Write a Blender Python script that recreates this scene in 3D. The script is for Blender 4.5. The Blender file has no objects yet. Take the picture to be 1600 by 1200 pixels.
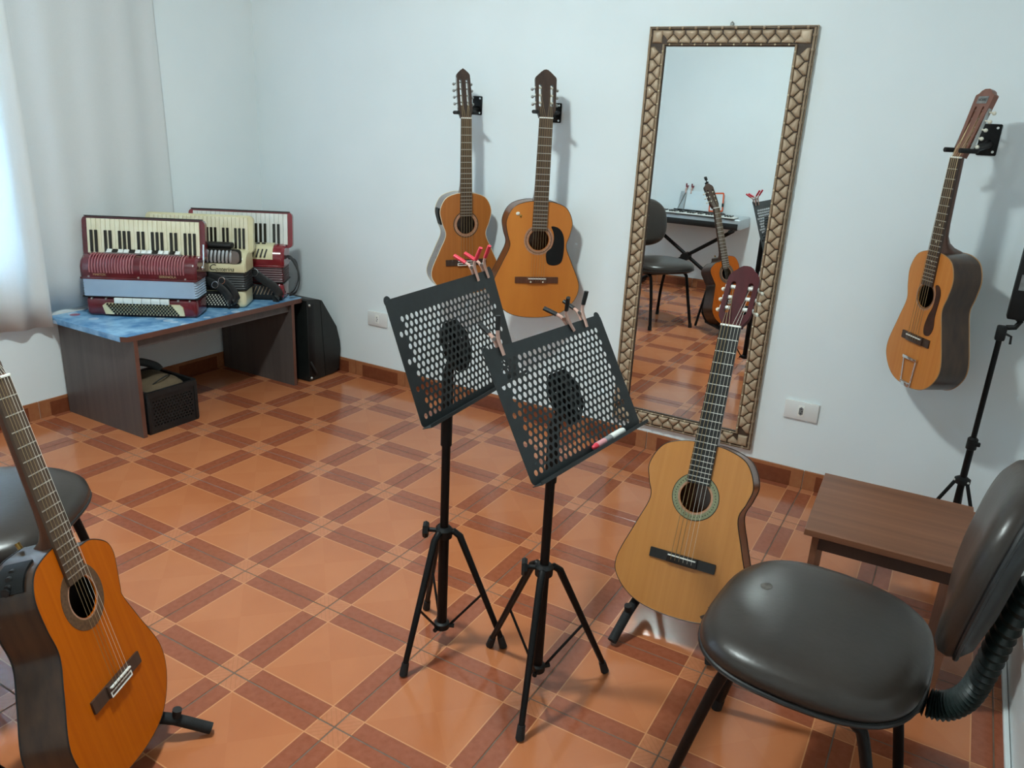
import bpy, bmesh, math, random
from mathutils import Matrix, Vector, Euler
random.seed(7)
R = math.radians
SC = bpy.context.scene
COL = SC.collection

# ------------------------------------------------------------------ camera, world, exposure
U = 0.34                       # floor tile pitch
XL, XR, YB, YF, H = -1.35, 2.41, 1.0183, -2.85, 2.65
cam_d = bpy.data.cameras.new('camera'); cam = bpy.data.objects.new('camera', cam_d); COL.objects.link(cam)
f_px, pitch, yaw, roll = 1213.26, R(18.80167), R(29.25264), R(3.02788)
fw = Vector((-math.sin(yaw) * math.cos(pitch), math.cos(yaw) * math.cos(pitch), -math.sin(pitch)))
rt = Vector((math.cos(yaw), math.sin(yaw), 0)); up = rt.cross(fw)
r2 = rt * math.cos(roll) + up * math.sin(roll); u2 = -rt * math.sin(roll) + up * math.cos(roll)
CAM = Vector((2.06487, -2.11736, 1.37728))
cam.matrix_world = Matrix((( r2.x, u2.x, -fw.x, CAM.x), (r2.y, u2.y, -fw.y, CAM.y), (r2.z, u2.z, -fw.z, CAM.z), (0, 0, 0, 1)))
cam_d.sensor_fit = 'HORIZONTAL'; cam_d.sensor_width = 36; cam_d.lens = 36 * f_px / 1600; cam_d.clip_start = 0.02
SC.camera = cam
wd = bpy.data.worlds.new('sky'); SC.world = wd; wd.use_nodes = True
bg = wd.node_tree.nodes['Background']; bg.inputs[0].default_value = (0.50, 0.74, 1.0, 1); bg.inputs[1].default_value = 11.0
LAMP_STRENGTH = 210.0
LAMP_POS = (0.58, -1.0)
vs = SC.view_settings
vs.view_transform = 'Standard'; vs.look = 'None'; vs.gamma = 1; vs.exposure = 0.91; vs.use_curve_mapping = False
SC.display_settings.display_device = 'sRGB'

# ------------------------------------------------------------------ materials
def lin(c):
    if isinstance(c, str):
        c = [int(c[i:i + 2], 16) / 255 for i in (0, 2, 4)]
    return tuple(x / 12.92 if x <= 0.04045 else ((x + 0.055) / 1.055) ** 2.4 for x in c) + (1,)
class NT:
    def __init__(s, name):
        s.m = bpy.data.materials.new(name); s.m.use_nodes = True
        s.t = s.m.node_tree; s.n = s.t.nodes; s.b = s.n['Principled BSDF']; s.out = s.n['Material Output']
    def node(s, typ, **kw):
        n = s.n.new(typ)
        for k, v in kw.items(): setattr(n, k, v)
        return n
    def link(s, a, b): s.t.links.new(a, b)
    def math(s, op, a, b=None, clamp=False):
        n = s.node('ShaderNodeMath', operation=op); n.use_clamp = clamp
        for i, v in enumerate((a, b)):
            if v is None: continue
            if isinstance(v, (int, float)): n.inputs[i].default_value = v
            else: s.link(v, n.inputs[i])
        return n.outputs[0]
    def mix(s, fac, a, b):
        n = s.node('ShaderNodeMix', data_type='RGBA')
        for i, v in ((0, fac), (6, a), (7, b)):
            if isinstance(v, (int, float, tuple)): n.inputs[i].default_value = v
            else: s.link(v, n.inputs[i])
        return n.outputs[2]
def mat(name, col, rough=0.5, metal=0.0, col2=None, scale=6.0, stretch=(1, 1, 1), bump=0.0, bscale=60.0, coat=0.0, detail=4.0, spec=0.5, contrast=(0.3, 0.7), distort=0.0):
    t = NT(name)
    c1 = lin(col); c2 = lin(col2) if col2 else tuple(min(1, x * 1.18) for x in c1[:3]) + (1,)
    tc = t.node('ShaderNodeTexCoord'); mp = t.node('ShaderNodeMapping'); mp.inputs['Scale'].default_value = stretch
    t.link(tc.outputs['Object'], mp.inputs[0])
    no = t.node('ShaderNodeTexNoise'); no.inputs['Scale'].default_value = scale; no.inputs['Detail'].default_value = detail; no.inputs['Distortion'].default_value = distort
    t.link(mp.outputs[0], no.inputs['Vector'])
    mr = t.node('ShaderNodeMapRange'); mr.inputs[1].default_value, mr.inputs[2].default_value = contrast
    t.link(no.outputs[0], mr.inputs[0])
    t.link(t.mix(mr.outputs[0], c1, c2), t.b.inputs['Base Color'])
    t.b.inputs['Roughness'].default_value = rough; t.b.inputs['Metallic'].default_value = metal
    t.b.inputs['Coat Weight'].default_value = coat; t.b.inputs['Coat Roughness'].default_value = 0.08
    t.b.inputs['Specular IOR Level'].default_value = spec
    if bump:
        n2 = t.node('ShaderNodeTexNoise'); n2.inputs['Scale'].default_value = bscale; n2.inputs['Detail'].default_value = 3
        t.link(mp.outputs[0], n2.inputs['Vector'])
        bp = t.node('ShaderNodeBump'); bp.inputs['Strength'].default_value = bump; bp.inputs['Distance'].default_value = 0.002
        t.link(n2.outputs[0], bp.inputs['Height']); t.link(bp.outputs[0], t.b.inputs['Normal'])
    return t.m
def wood(name, c1, c2, axis='y', rough=0.35, coat=0.0, fine=55, **kw):
    st = {'x': (1.2, fine, fine), 'y': (fine, 1.2, fine), 'z': (fine, fine, 1.2)}[axis]
    return mat(name, c1, rough, 0, c2, 1.0, st, detail=5, coat=coat, contrast=(0.25, 0.75), **kw)

def tile_mat():
    t = NT('floor_tile_ceramic')
    tc = t.node('ShaderNodeTexCoord'); sp = t.node('ShaderNodeSeparateXYZ'); t.link(tc.outputs['Object'], sp.inputs[0])
    ax = t.math('ABSOLUTE', sp.outputs[0]); ay = t.math('ABSOLUTE', sp.outputs[1])
    E = 0.1205
    bx = t.math('GREATER_THAN', ax, E); by = t.math('GREATER_THAN', ay, E)
    dark = t.math('ABSOLUTE', t.math('SUBTRACT', bx, by))
    corner = t.math('MULTIPLY', bx, by)
    lx = t.math('LESS_THAN', t.math('ABSOLUTE', t.math('SUBTRACT', ax, E)), 0.0016)
    ly = t.math('LESS_THAN', t.math('ABSOLUTE', t.math('SUBTRACT', ay, E)), 0.0016)
    line = t.math('MAXIMUM', lx, ly)
    oi = t.node('ShaderNodeObjectInfo')
    no = t.node('ShaderNodeTexNoise', noise_dimensions='4D'); no.inputs['Scale'].default_value = 5; no.inputs['Detail'].default_value = 6
    t.link(tc.outputs['Object'], no.inputs['Vector']); t.link(t.math('MULTIPLY', oi.outputs['Random'], 30), no.inputs['W'])
    tri = t.math('GREATER_THAN', ax, ay)
    tone = t.math('ADD', t.math('MULTIPLY', no.outputs[0], 0.75), t.math('MULTIPLY', tri, 0.12), True)
    base = t.mix(tone, lin('aa613b'), lin('c47d53'))
    st = t.node('ShaderNodeTexNoise'); st.inputs['Scale'].default_value = 60; st.inputs['Detail'].default_value = 3
    t.link(tc.outputs['Object'], st.inputs['Vector'])
    band = t.mix(st.outputs[0], lin('84422a'), lin('a05d42'))
    cmix = t.mix(st.outputs[0], lin('b06946'), lin('c07b56'))
    c = t.mix(dark, base, band); c = t.mix(corner, c, cmix)
    wv = t.math('LESS_THAN', t.math('ABSOLUTE', t.math('SUBTRACT', t.math('FRACT', t.math('MULTIPLY', t.math('ADD', ax, t.math('MULTIPLY', ay, -1.0)), 62)), 0.5)), 0.09)
    c = t.mix(t.math('MULTIPLY', t.math('MULTIPLY', corner, wv), 0.35), c, lin('96613c'))
    c = t.mix(t.math('MULTIPLY', line, 0.8), c, lin('cf9062'))
    t.link(c, t.b.inputs['Base Color'])
    rn = t.node('ShaderNodeMapRange'); rn.inputs[3].default_value = 0.10; rn.inputs[4].default_value = 0.19
    t.link(no.outputs[0], rn.inputs[0]); t.link(rn.outputs[0], t.b.inputs['Roughness'])
    bp = t.node('ShaderNodeBump'); bp.inputs['Strength'].default_value = 0.06; bp.inputs['Distance'].default_value = 0.001
    n3 = t.node('ShaderNodeTexNoise'); n3.inputs['Scale'].default_value = 90; t.link(tc.outputs['Object'], n3.inputs['Vector'])
    t.link(n3.outputs[0], bp.inputs['Height']); t.link(bp.outputs[0], t.b.inputs['Normal'])
    return t.m
def skirting_mat():
    t = NT('skirting_tile_ceramic')
    tc = t.node('ShaderNodeTexCoord'); sp = t.node('ShaderNodeSeparateXYZ'); t.link(tc.outputs['Object'], sp.inputs[0])
    ax = t.math('ABSOLUTE', sp.outputs[0])
    light = t.math('MAXIMUM', t.math('GREATER_THAN', ax, 0.121), t.math('GREATER_THAN', sp.outputs[2], 0.066))
    no = t.node('ShaderNodeTexNoise'); no.inputs['Scale'].default_value = 40; t.link(tc.outputs['Object'], no.inputs['Vector'])
    t.link(t.mix(light, t.mix(no.outputs[0], lin('6a3420'), lin('83492f')), t.mix(no.outputs[0], lin('96593a'), lin('a86f49'))), t.b.inputs['Base Color'])
    t.b.inputs['Roughness'].default_value = 0.2
    return t.m
def cloth_mat(name, col, trans=0.5):
    t = NT(name)
    tc = t.node('ShaderNodeTexCoord'); no = t.node('ShaderNodeTexNoise'); no.inputs['Scale'].default_value = 300; t.link(tc.outputs['Object'], no.inputs['Vector'])
    c = t.mix(no.outputs[0], lin(col), tuple(x * 0.93 for x in lin(col)[:3]) + (1,))
    t.link(c, t.b.inputs['Base Color']); t.b.inputs['Roughness'].default_value = 0.9; t.b.inputs['Specular IOR Level'].default_value = 0.1
    tr = t.node('ShaderNodeBsdfTranslucent'); t.link(c, tr.inputs[0])
    mx = t.node('ShaderNodeMixShader'); mx.inputs[0].default_value = trans
    t.link(t.b.outputs[0], mx.inputs[1]); t.link(tr.outputs[0], mx.inputs[2]); t.link(mx.outputs[0], t.out.inputs[0])
    return t.m
def glass_mat(name, col=(0.9, 0.97, 1, 1), rough=0.0):
    t = NT(name); t.b.inputs['Base Color'].default_value = col; t.b.inputs['Transmission Weight'].default_value = 1.0
    t.b.inputs['Roughness'].default_value = rough; t.b.inputs['IOR'].default_value = 1.02
    return t.m
def emit_mat(name, col, s):
    t = NT(name); t.b.inputs['Base Color'].default_value = col; t.b.inputs['Emission Color'].default_value = col; t.b.inputs['Emission Strength'].default_value = s
    return t.m
def cover_mat():
    t = NT('blue_flowered_cover')
    tc = t.node('ShaderNodeTexCoord'); mp = t.node('ShaderNodeMapping'); t.link(tc.outputs['Object'], mp.inputs[0]); mp.inputs['Scale'].default_value = (1, 1, 1)
    no = t.node('ShaderNodeTexNoise'); no.inputs['Scale'].default_value = 14; no.inputs['Detail'].default_value = 4; t.link(mp.outputs[0], no.inputs['Vector'])
    mr = t.node('ShaderNodeMapRange'); mr.inputs[1].default_value = 0.35; mr.inputs[2].default_value = 0.65; t.link(no.outputs[0], mr.inputs[0])
    c = t.mix(mr.outputs[0], lin('5288b8'), lin('93c2e4'))
    vo = t.node('ShaderNodeTexVoronoi'); vo.inputs['Scale'].default_value = 9; t.link(mp.outputs[0], vo.inputs['Vector'])
    c = t.mix(t.math('MULTIPLY', t.math('LESS_THAN', vo.outputs['Distance'], 0.2), 0.5), c, lin('d5e6f4'))
    v2 = t.node('ShaderNodeTexVoronoi'); v2.inputs['Scale'].default_value = 4.2; t.link(mp.outputs[0], v2.inputs['Vector'])
    c = t.mix(t.math('MULTIPLY', t.math('LESS_THAN', v2.outputs['Distance'], 0.09), 0.8), c, lin('a83a4a'))
    t.link(c, t.b.inputs['Base Color']); t.b.inputs['Roughness'].default_value = 0.25
    return t.m

MT = {}
def D(k, m): MT[k] = m; return m
D('wall', mat('wall_paint', 'e4edef', 0.65, col2='ecf3f4', scale=1.5, bump=0.05, bscale=220, spec=0.3))
D('ceil', mat('ceiling_paint', 'eeefef', 0.8, col2='f4f5f5', scale=2))
D('tile', tile_mat()); D('skirt', skirting_mat())
D('grout', mat('grey_grout', '5c4a3c', 0.6, col2='705c4c', scale=30))
D('grout_l', mat('skirting_grout', 'cdbfb0', 0.7))
D('white_trim', mat('white_gloss_paint', 'dfe6e6', 0.35, col2='e8eeee', scale=4))
D('curtain', cloth_mat('white_curtain_cloth', 'f2f5f5', 0.30))
D('pane', glass_mat('window_glass'))
D('alu', mat('aluminium', 'c3c7ca', 0.42, 0.55))
D('chrome', mat('chrome', 'd8dadb', 0.15, 1.0))
D('steel', mat('steel', 'a8a9a6', 0.3, 1.0))
D('brass', mat('aged_brass', '9a7b42', 0.35, 0.9))
D('black', mat('black_painted_steel', '060607', 0.45, col2='0c0c0d', scale=20, spec=0.22))
D('blackp', mat('black_plastic', '0a0b0c', 0.5, col2='121314', scale=20, spec=0.3))
D('rubber', mat('black_rubber', '0c0c0d', 0.75, col2='141415', scale=30, bump=0.2, bscale=200))
D('foam', mat('black_foam_grip', '111213', 0.85, col2='1b1c1d', scale=60, bump=0.3, bscale=300))
D('tray', mat('charcoal_powder_coat', '1c2123', 0.5, col2='232a2c', scale=50))
D('vinyl', mat('grey_brown_vinyl', '28221e', 0.34, col2='322b26', scale=7, bump=0.12, bscale=90, spec=0.45))
D('vinyl_hole', mat('worn_vinyl_spot', '6b655f', 0.6, col2='3a3734', scale=60))
D('shell', mat('black_shell_plastic', '131415', 0.4, col2='1c1e1f', scale=30))
D('sleeve', mat('dark_green_rubber_sleeve', '0f1a19', 0.45, col2='182523', scale=30))
D('walnut', wood('walnut_laminate', '67422e', '865a43', 'x', 0.42, fine=30, spec=0.35))
D('walnut_d', mat('dark_laminate_edge', '3a2a23', 0.5, col2='4a352c'))
D('bench', wood('taupe_laminate', '4b4442', '5d5552', 'z', 0.42, fine=30))
D('bench_edge', mat('reddish_edge_band', '5e3b30', 0.45, col2='6d473a', scale=12))
D('cover', cover_mat())
D('mirror', NT('mirror_glass').m)
mb_ = MT['mirror'].node_tree.nodes['Principled BSDF']; mb_.inputs['Metallic'].default_value = 1; mb_.inputs['Roughness'].default_value = 0.0; mb_.inputs['Base Color'].default_value = (0.80, 0.83, 0.83, 1)
D('weave', mat('bronze_weave_relief', 'a38d74', 0.45, 0.1, col2='bfa98f', scale=9, bump=0.25, bscale=120))
D('weave_dark', mat('dark_frame_ground', '3a2b1f', 0.6, col2='4a382a', scale=30))
D('bead', mat('bronze_beading', '8f7a60', 0.45, 0.15, col2='a8927a', scale=30))
D('stud', mat('pale_frame_studs', 'cdbf9f', 0.35, 0.3))
D('outlet', mat('outlet_plastic', 'dfe0dd', 0.4, col2='e6e6e4'))
D('ivory', mat('ivory_keys', 'ddd6b6', 0.3, col2='e8e2c8', scale=14))
D('ivory_w', mat('white_keys', 'd9dcd6', 0.3, col2='e6e8e2', scale=14))
D('cream', mat('cream_celluloid', 'cdc59d', 0.28, col2='ddd6b2', scale=5, coat=0.3))
D('maroon', mat('maroon_celluloid', '4a0f18', 0.2, col2='6a1a26', scale=9, coat=0.6))
D('red', mat('red_celluloid', '6b101c', 0.2, col2='8a1b28', scale=9, coat=0.6))
D('rib', mat('pink_grille_rib', '9c5a60', 0.35, col2='b57a7c', scale=20))
D('bellow_blue', mat('silver_blue_bellows', '93a9bf', 0.42, col2='a7bbcd', scale=3))
D('bellow_black', mat('black_bellows', '1a1c1d', 0.5, col2='26292a', scale=20))
D('bellow_red', mat('dark_red_bellows', '3c1016', 0.45, col2='4c161d', scale=20))
D('bkey', mat('black_keys', '15140f', 0.25, col2='1f1d16'))
D('leather', mat('black_leather', '17191a', 0.5, col2='222526', scale=30, bump=0.2, bscale=150))
D('case', mat('black_case_vinyl', '101413', 0.5, col2='181c1b', scale=40, bump=0.3, bscale=300))
D('crate', mat('black_crate_plastic', '0e1011', 0.5, col2='15181a', scale=30))
D('bagcloth', mat('brown_canvas', '544634', 0.9, col2='64543e', scale=20, bump=0.3, bscale=300))
D('gold', mat('gold_lettering', 'b79c74', 0.35, 0.5))
D('ink', mat('dark_ink', '181712', 0.5))
D('pinwood', mat('peach_pin_wood', 'c4998a', 0.6, col2='d0a99b', scale=30))
D('pinred', mat('red_pin_grip', 'c8283c', 0.4, col2='d63a4c'))
D('pindark', mat('dark_red_pin_grip', '6e2030', 0.45))
D('pinblack', mat('black_pin_grip', '141617', 0.45))
D('white', mat('white_plastic', 'e4e4de', 0.35))
D('pearl', mat('pearl_tuner_button', 'd8d2c0', 0.3, col2='e6e2d4'))
D('string_n', mat('nylon_string', 'e6e0d0', 0.3)); D('string_m', mat('wound_string', '9a8663', 0.4, 0.5))
D('fretm', mat('fret_wire', 'c9c6be', 0.3, 0.85))
D('rosewood', wood('rosewood_board', '2e211b', '4a372d', 'y', 0.4))
D('ebony', wood('black_fingerboard', '121212', '1e1d1c', 'y', 0.35))
D('brownboard', wood('brown_fingerboard', '3b2c22', '5c4736', 'y', 0.4))
D('mahog', wood('mahogany_neck', '4b2d20', '67412f', 'y', 0.3, coat=0.3))
D('dark_in', mat('dark_interior', '2a1d12', 0.9, col2='3a2a1c'))
D('binding_t', mat('tan_binding', '9c7348', 0.4)); D('binding_b', mat('black_binding', '141110', 0.35)); D('binding_c', mat('cream_binding', 'd8cdb0', 0.35))
D('print_grey', mat('grey_print', '6a6c6c', 0.5, col2='8a8c8c', scale=60))
D('kb_silver', mat('silver_keyboard_case', 'a9b3b8', 0.35, 0.3, col2='bac3c8'))
D('paper', mat('white_paper', 'dfe8ec', 0.7, col2='cfe0e8', scale=6))
D('orange', mat('orange_plastic', 'd3582a', 0.4)); D('screen', mat('pale_screen', 'cfd9dc', 0.25))
D('screw', mat('silver_screw', 'c8c8c4', 0.3, 0.8))
D('lampglow', emit_mat('lamp_diffuser_light', (0.87, 1.0, 0.985, 1), LAMP_STRENGTH))

# ------------------------------------------------------------------ mesh builder
class MB:
    def __init__(s, M=None): s.bm = bmesh.new(); s.M = M or Matrix.Identity(4)
    def _add(s, verts, faces):
        vs_ = [s.bm.verts.new(s.M @ Vector(v)) for v in verts]
        for f in faces:
            try: s.bm.faces.new([vs_[i] for i in f])
            except ValueError: pass
        return vs_
    def box(s, c, d, rot=None, bev=0.0, seg=2):
        m = Matrix.Translation(c) @ (rot.to_matrix().to_4x4() if isinstance(rot, Euler) else (rot if rot is not None else Matrix.Identity(4)))
        x, y, z = d[0] / 2, d[1] / 2, d[2] / 2
        v = [m @ Vector(p) for p in ((-x, -y, -z), (x, -y, -z), (x, y, -z), (-x, y, -z), (-x, -y, z), (x, -y, z), (x, y, z), (-x, y, z))]
        vv = s._add(v, [(3, 2, 1, 0), (4, 5, 6, 7), (0, 1, 5, 4), (1, 2, 6, 5), (2, 3, 7, 6), (3, 0, 4, 7)])
        if bev > 0:
            es = {e for a in vv for e in a.link_edges}
            bmesh.ops.bevel(s.bm, geom=list(es), offset=bev, segments=seg, profile=0.5, affect='EDGES')
        return s
    def tube(s, pts, r, n=12, caps=True, flat=None, upv=None, closed=False):
        """sweep a circle (or ellipse r x flat) along pts; r may be a list"""
        P = [Vector(p) for p in pts]; k = len(P)
        rr = r if isinstance(r, (list, tuple)) else [r] * k
        ff = flat if isinstance(flat, (list, tuple)) else [flat] * k
        rings = []; prev = None
        for i in range(k):
            if closed: t = (P[(i + 1) % k] - P[i - 1])
            else: t = (P[min(i + 1, k - 1)] - P[max(i - 1, 0)])
            t.normalize()
            if upv is not None: a = Vector(upv)
            elif prev is not None: a = prev
            else: a = Vector((0, 0, 1)) if abs(t.z) < 0.9 else Vector((1, 0, 0))
            a = a - t * a.dot(t)
            if a.length < 1e-6: a = Vector((1, 0, 0)) - t * t.x
            a.normalize(); prev = a; b = t.cross(a)
            rb = ff[i] if ff[i] is not None else rr[i]
            rings.append([P[i] + a * (rr[i] * math.cos(2 * math.pi * j / n)) + b * (rb * math.sin(2 * math.pi * j / n)) for j in range(n)])
        v = [p for rg in rings for p in rg]; f = []
        for i in range(k if closed else k - 1):
            i2 = (i + 1) % k
            for j in range(n):
                j2 = (j + 1) % n; f.append((i * n + j, i * n + j2, i2 * n + j2, i2 * n + j))
        if caps and not closed:
            f.append(tuple(range(n - 1, -1, -1))); f.append(tuple((k - 1) * n + j for j in range(n)))
        s._add(v, f); return s
    def cyl(s, a, b, r, r2=None, n=16):
        return s.tube([a, b], [r, r if r2 is None else r2], n)
    def lathe(s, prof, n=20, c=(0, 0, 0), M=None):
        """prof: (r, z) pairs, revolved about z"""
        M = M or Matrix.Identity(4); c = Vector(c); v = []; f = []
        for r_, z in prof:
            for j in range(n): v.append(M @ (Vector((max(r_, 1e-5) * math.cos(2 * math.pi * j / n), max(r_, 1e-5) * math.sin(2 * math.pi * j / n), z))) + c)
        for i in range(len(prof) - 1):
            for j in range(n):
                j2 = (j + 1) % n; f.append((i * n + j, i * n + j2, (i + 1) * n + j2, (i + 1) * n + j))
        f.append(tuple(range(n - 1, -1, -1))); f.append(tuple((len(prof) - 1) * n + j for j in range(n)))
        s._add(v, f); return s
    def ball(s, c, r, n=12):
        rx, ry, rz = r if isinstance(r, (tuple, list)) else (r, r, r)
        prof = [(math.sin(math.pi * i / 8), -math.cos(math.pi * i / 8)) for i in range(9)]
        return s.lathe(prof, n, c, Matrix.Diagonal((rx, ry, rz, 1)))
    def plate(s, outer, holes, z0, z1, M=None):
        """flat plate in local xy with holes, from z0 to z1"""
        M = M or Matrix.Identity(4); t = bmesh.new(); loops = [outer] + list(holes); allv = []
        for lp in loops:
            vv = [t.verts.new((p[0], p[1], 0)) for p in lp]; allv.append(vv)
            for i in range(len(vv)): t.edges.new((vv[i], vv[(i + 1) % len(vv)]))
        bmesh.ops.triangle_fill(t, use_beauty=True, use_dissolve=False, edges=t.edges[:], normal=(0, 0, 1))
        t.verts.index_update(); tri = [[v.index for v in f.verts] for f in t.faces]
        for i, f in enumerate(t.faces):
            f.normal_update()
            if f.normal.z < 0: tri[i].reverse()
        xy = [(v.co.x, v.co.y) for v in t.verts]; n = len(xy); li = [[v.index for v in vv] for vv in allv]; t.free()
        v = [M @ Vector((x, y, z1)) for x, y in xy] + [M @ Vector((x, y, z0)) for x, y in xy]
        f = [tuple(a) for a in tri] + [tuple(i + n for i in reversed(a)) for a in tri]
        for q, lp in enumerate(li):
            area = sum(xy[lp[i]][0] * xy[lp[(i + 1) % len(lp)]][1] - xy[lp[(i + 1) % len(lp)]][0] * xy[lp[i]][1] for i in range(len(lp)))
            o = lp if (area > 0) == (q == 0) else lp[::-1]
            for i in range(len(o)):
                a, b = o[i], o[(i + 1) % len(o)]; f.append((a + n, b + n, b, a))
        s._add(v, f); return s
    def loft(s, rings, caps=True, closed_ring=True):
        n = len(rings[0]); v = [p for rg in rings for p in rg]; f = []
        for i in range(len(rings) - 1):
            for j in range(n if closed_ring else n - 1):
                j2 = (j + 1) % n; f.append((i * n + j, i * n + j2, (i + 1) * n + j2, (i + 1) * n + j))
        if caps and closed_ring:
            f.append(tuple(range(n - 1, -1, -1))); f.append(tuple((len(rings) - 1) * n + j for j in range(n)))
        s._add(v, f); return s
    def build(s, name, m, parent=None, smooth=35, kind=None, label=None, recalc=True):
        if recalc: bmesh.ops.recalc_face_normals(s.bm, faces=s.bm.faces[:])
        me = bpy.data.meshes.new(name); s.bm.to_mesh(me); s.bm.free()
        me.materials.append(MT[m] if isinstance(m, str) else m)
        if smooth:
            me.shade_smooth(); me.set_sharp_from_angle(angle=R(smooth))
        o = bpy.data.objects.new(name, me); COL.objects.link(o)
        if parent: o.parent = parent
        if kind: o['kind'] = kind
        if label: o['label'] = label
        return o
def thing(name, label, cat, M=None, group=None, loc=None, rz=0):
    o = bpy.data.objects.new(name, None); COL.objects.link(o); o.empty_display_size = 0.05
    o.matrix_world = M if M is not None else Matrix.Translation(loc or (0, 0, 0)) @ Matrix.Rotation(rz, 4, 'Z')
    o['label'] = label; o['category'] = cat
    if group: o['group'] = group
    return o
def tag(o, label, cat, group=None):
    o['label'] = label; o['category'] = cat
    if group: o['group'] = group
    return o
def struct(o): o['kind'] = 'structure'; return o
def lettering(txt, size, m, parent, M, name='lettering', shear=0.0, ext=0.0004):
    cu = bpy.data.curves.new(name, 'FONT'); cu.body = txt; cu.size = size; cu.align_x = 'CENTER'; cu.align_y = 'CENTER'; cu.extrude = ext; cu.shear = shear
    t = bpy.data.objects.new('tmp', cu); COL.objects.link(t)
    me = bpy.data.meshes.new_from_object(t.evaluated_get(bpy.context.evaluated_depsgraph_get()))
    bpy.data.objects.remove(t); me.transform(M); me.name = name
    me.materials.clear(); me.materials.append(MT[m])
    o = bpy.data.objects.new(name, me); COL.objects.link(o); o.parent = parent; return o
def basis(o, x, y, z):
    x, y, z = (Vector(a).normalized() for a in (x, y, z))
    return Matrix(((x.x, y.x, z.x, o[0]), (x.y, y.y, z.y, o[1]), (x.z, y.z, z.z, o[2]), (0, 0, 0, 1)))
def circ(cx, cy, r, n=32, ry=None): return [(cx + r * math.cos(2 * math.pi * i / n), cy + (ry or r) * math.sin(2 * math.pi * i / n)) for i in range(n)]
def catmull(P, sub=6, closed=True):
    out = []; n = len(P)
    for i in range(n if closed else n - 1):
        p = [P[(i + k) % n] if closed else P[min(max(i + k, 0), n - 1)] for k in (-1, 0, 1, 2)]
        for s in range(sub):
            t = s / sub
            out.append(tuple(0.5 * (2 * p[1][d] + (p[2][d] - p[0][d]) * t + (2 * p[0][d] - 5 * p[1][d] + 4 * p[2][d] - p[3][d]) * t * t + (3 * p[1][d] - p[0][d] - 3 * p[2][d] + p[3][d]) * t ** 3) for d in range(len(P[0]))))
    if not closed: out.append(tuple(P[-1]))
    return out
def rrect(w, h, r, n=6, cx=0, cy=0):
    o = []
    for sx, sy, a0 in ((1, 1, 0), (-1, 1, 90), (-1, -1, 180), (1, -1, 270)):
        for i in range(n + 1):
            a = R(a0 + 90 * i / n); o.append((cx + sx * (w / 2 - r) + r * math.cos(a), cy + sy * (h / 2 - r) + r * math.sin(a)))
    return o
def supell(a, b, e, n=48): 
    o = []
    for i in range(n):
        t = 2 * math.pi * i / n; c, s_ = math.cos(t), math.sin(t)
        o.append((a * math.copysign(abs(c) ** (2 / e), c), b * math.copysign(abs(s_) ** (2 / e), s_)))
    return o
def unlink_copy(o, parent=None):
    c = o.copy(); COL.objects.link(c)
    if parent: c.parent = parent
    for ch in o.children: unlink_copy(ch, c)
    return c

# ------------------------------------------------------------------ room shell
fl = struct(MB().box(((XL + XR) / 2, (YB + YF) / 2, -0.055), (XR - XL + 0.3, YB - YF + 0.3, 0.108)).build('floor', 'grout'))
tile_me = None
for i in range(-4, 8):
    for j in range(-9, 4):
        x0, x1, y0, y1 = i * U, (i + 1) * U, j * U, (j + 1) * U
        if x1 < XL + 0.01 or x0 > XR - 0.01 or y0 > YB - 0.01 or y1 < YF + 0.01: continue
        if tile_me is None:
            o = MB().box((0, 0, -0.004), (U - 0.003, U - 0.003, 0.008), bev=0.0012, seg=1).build('tile', 'tile', fl); tile_me = o.data
        else:
            o = bpy.data.objects.new('tile', tile_me); COL.objects.link(o); o.parent = fl
        o.location = ((x0 + x1) / 2, (y0 + y1) / 2, 0)
T = 0.12
struct(MB().box(((XL + XR) / 2, YB + T / 2, H / 2), (XR - XL + 2 * T, T, H)).build('wall_back', 'wall', smooth=0))
struct(MB().box(((XL + XR) / 2, YF - T / 2, H / 2), (XR - XL + 2 * T, T, H)).build('wall_front', 'wall', smooth=0))
DY0, DY1, DH = -0.86, 0.28, 2.1        # doorway in the right wall
Mw = Matrix(((0, 0, 1, 0), (1, 0, 0, 0), (0, 1, 0, 0), (0, 0, 0, 1)))   # local x->Y, y->Z, z->X
struct(MB().plate([(YF, 0), (DY0, 0), (DY0, DH), (DY1, DH), (DY1, 0), (YB, 0), (YB, H), (YF, H)], [], XR, XR + T, Mw).build('wall_right', 'wall', smooth=0))
WY0, WY1, WZ0, WZ1 = -1.75, -0.36, 0.62, 2.05
struct(MB().plate([(YF, 0), (YB, 0), (YB, H), (YF, H)], [[(WY0, WZ0), (WY0, WZ1), (WY1, WZ1), (WY1, WZ0)]], XL - T, XL, Mw).build('wall_left', 'wall', smooth=0))
struct(MB().box(((XL + XR) / 2, (YB + YF) / 2, H + 0.05), (XR - XL + 2 * T, YB - YF + 2 * T, 0.1)).build('ceiling', 'ceil', smooth=0))
# window
wn = struct(MB(Mw).plate([(WY0, WZ0), (WY1, WZ0), (WY1, WZ1), (WY0, WZ1)], [rrect(0.635, 1.31, 0.005, 1, WY0 + 0.36, (WZ0 + WZ1) / 2), rrect(0.635, 1.31, 0.005, 1, WY1 - 0.36, (WZ0 + WZ1) / 2)], XL - 0.09, XL - 0.04).build('window_1', 'white_trim', smooth=0))
for cy in (WY0 + 0.36, WY1 - 0.36):
    MB().box((XL - 0.065, cy, (WZ0 + WZ1) / 2), (0.004, 0.638, 1.313)).build('pane', 'pane', wn, smooth=0)
MB().box((XL - 0.015, (WY0 + WY1) / 2, WZ0 + 0.006), (0.05, WY1 - WY0 - 0.004, 0.012)).build('sill', 'white_trim', wn)
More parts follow.
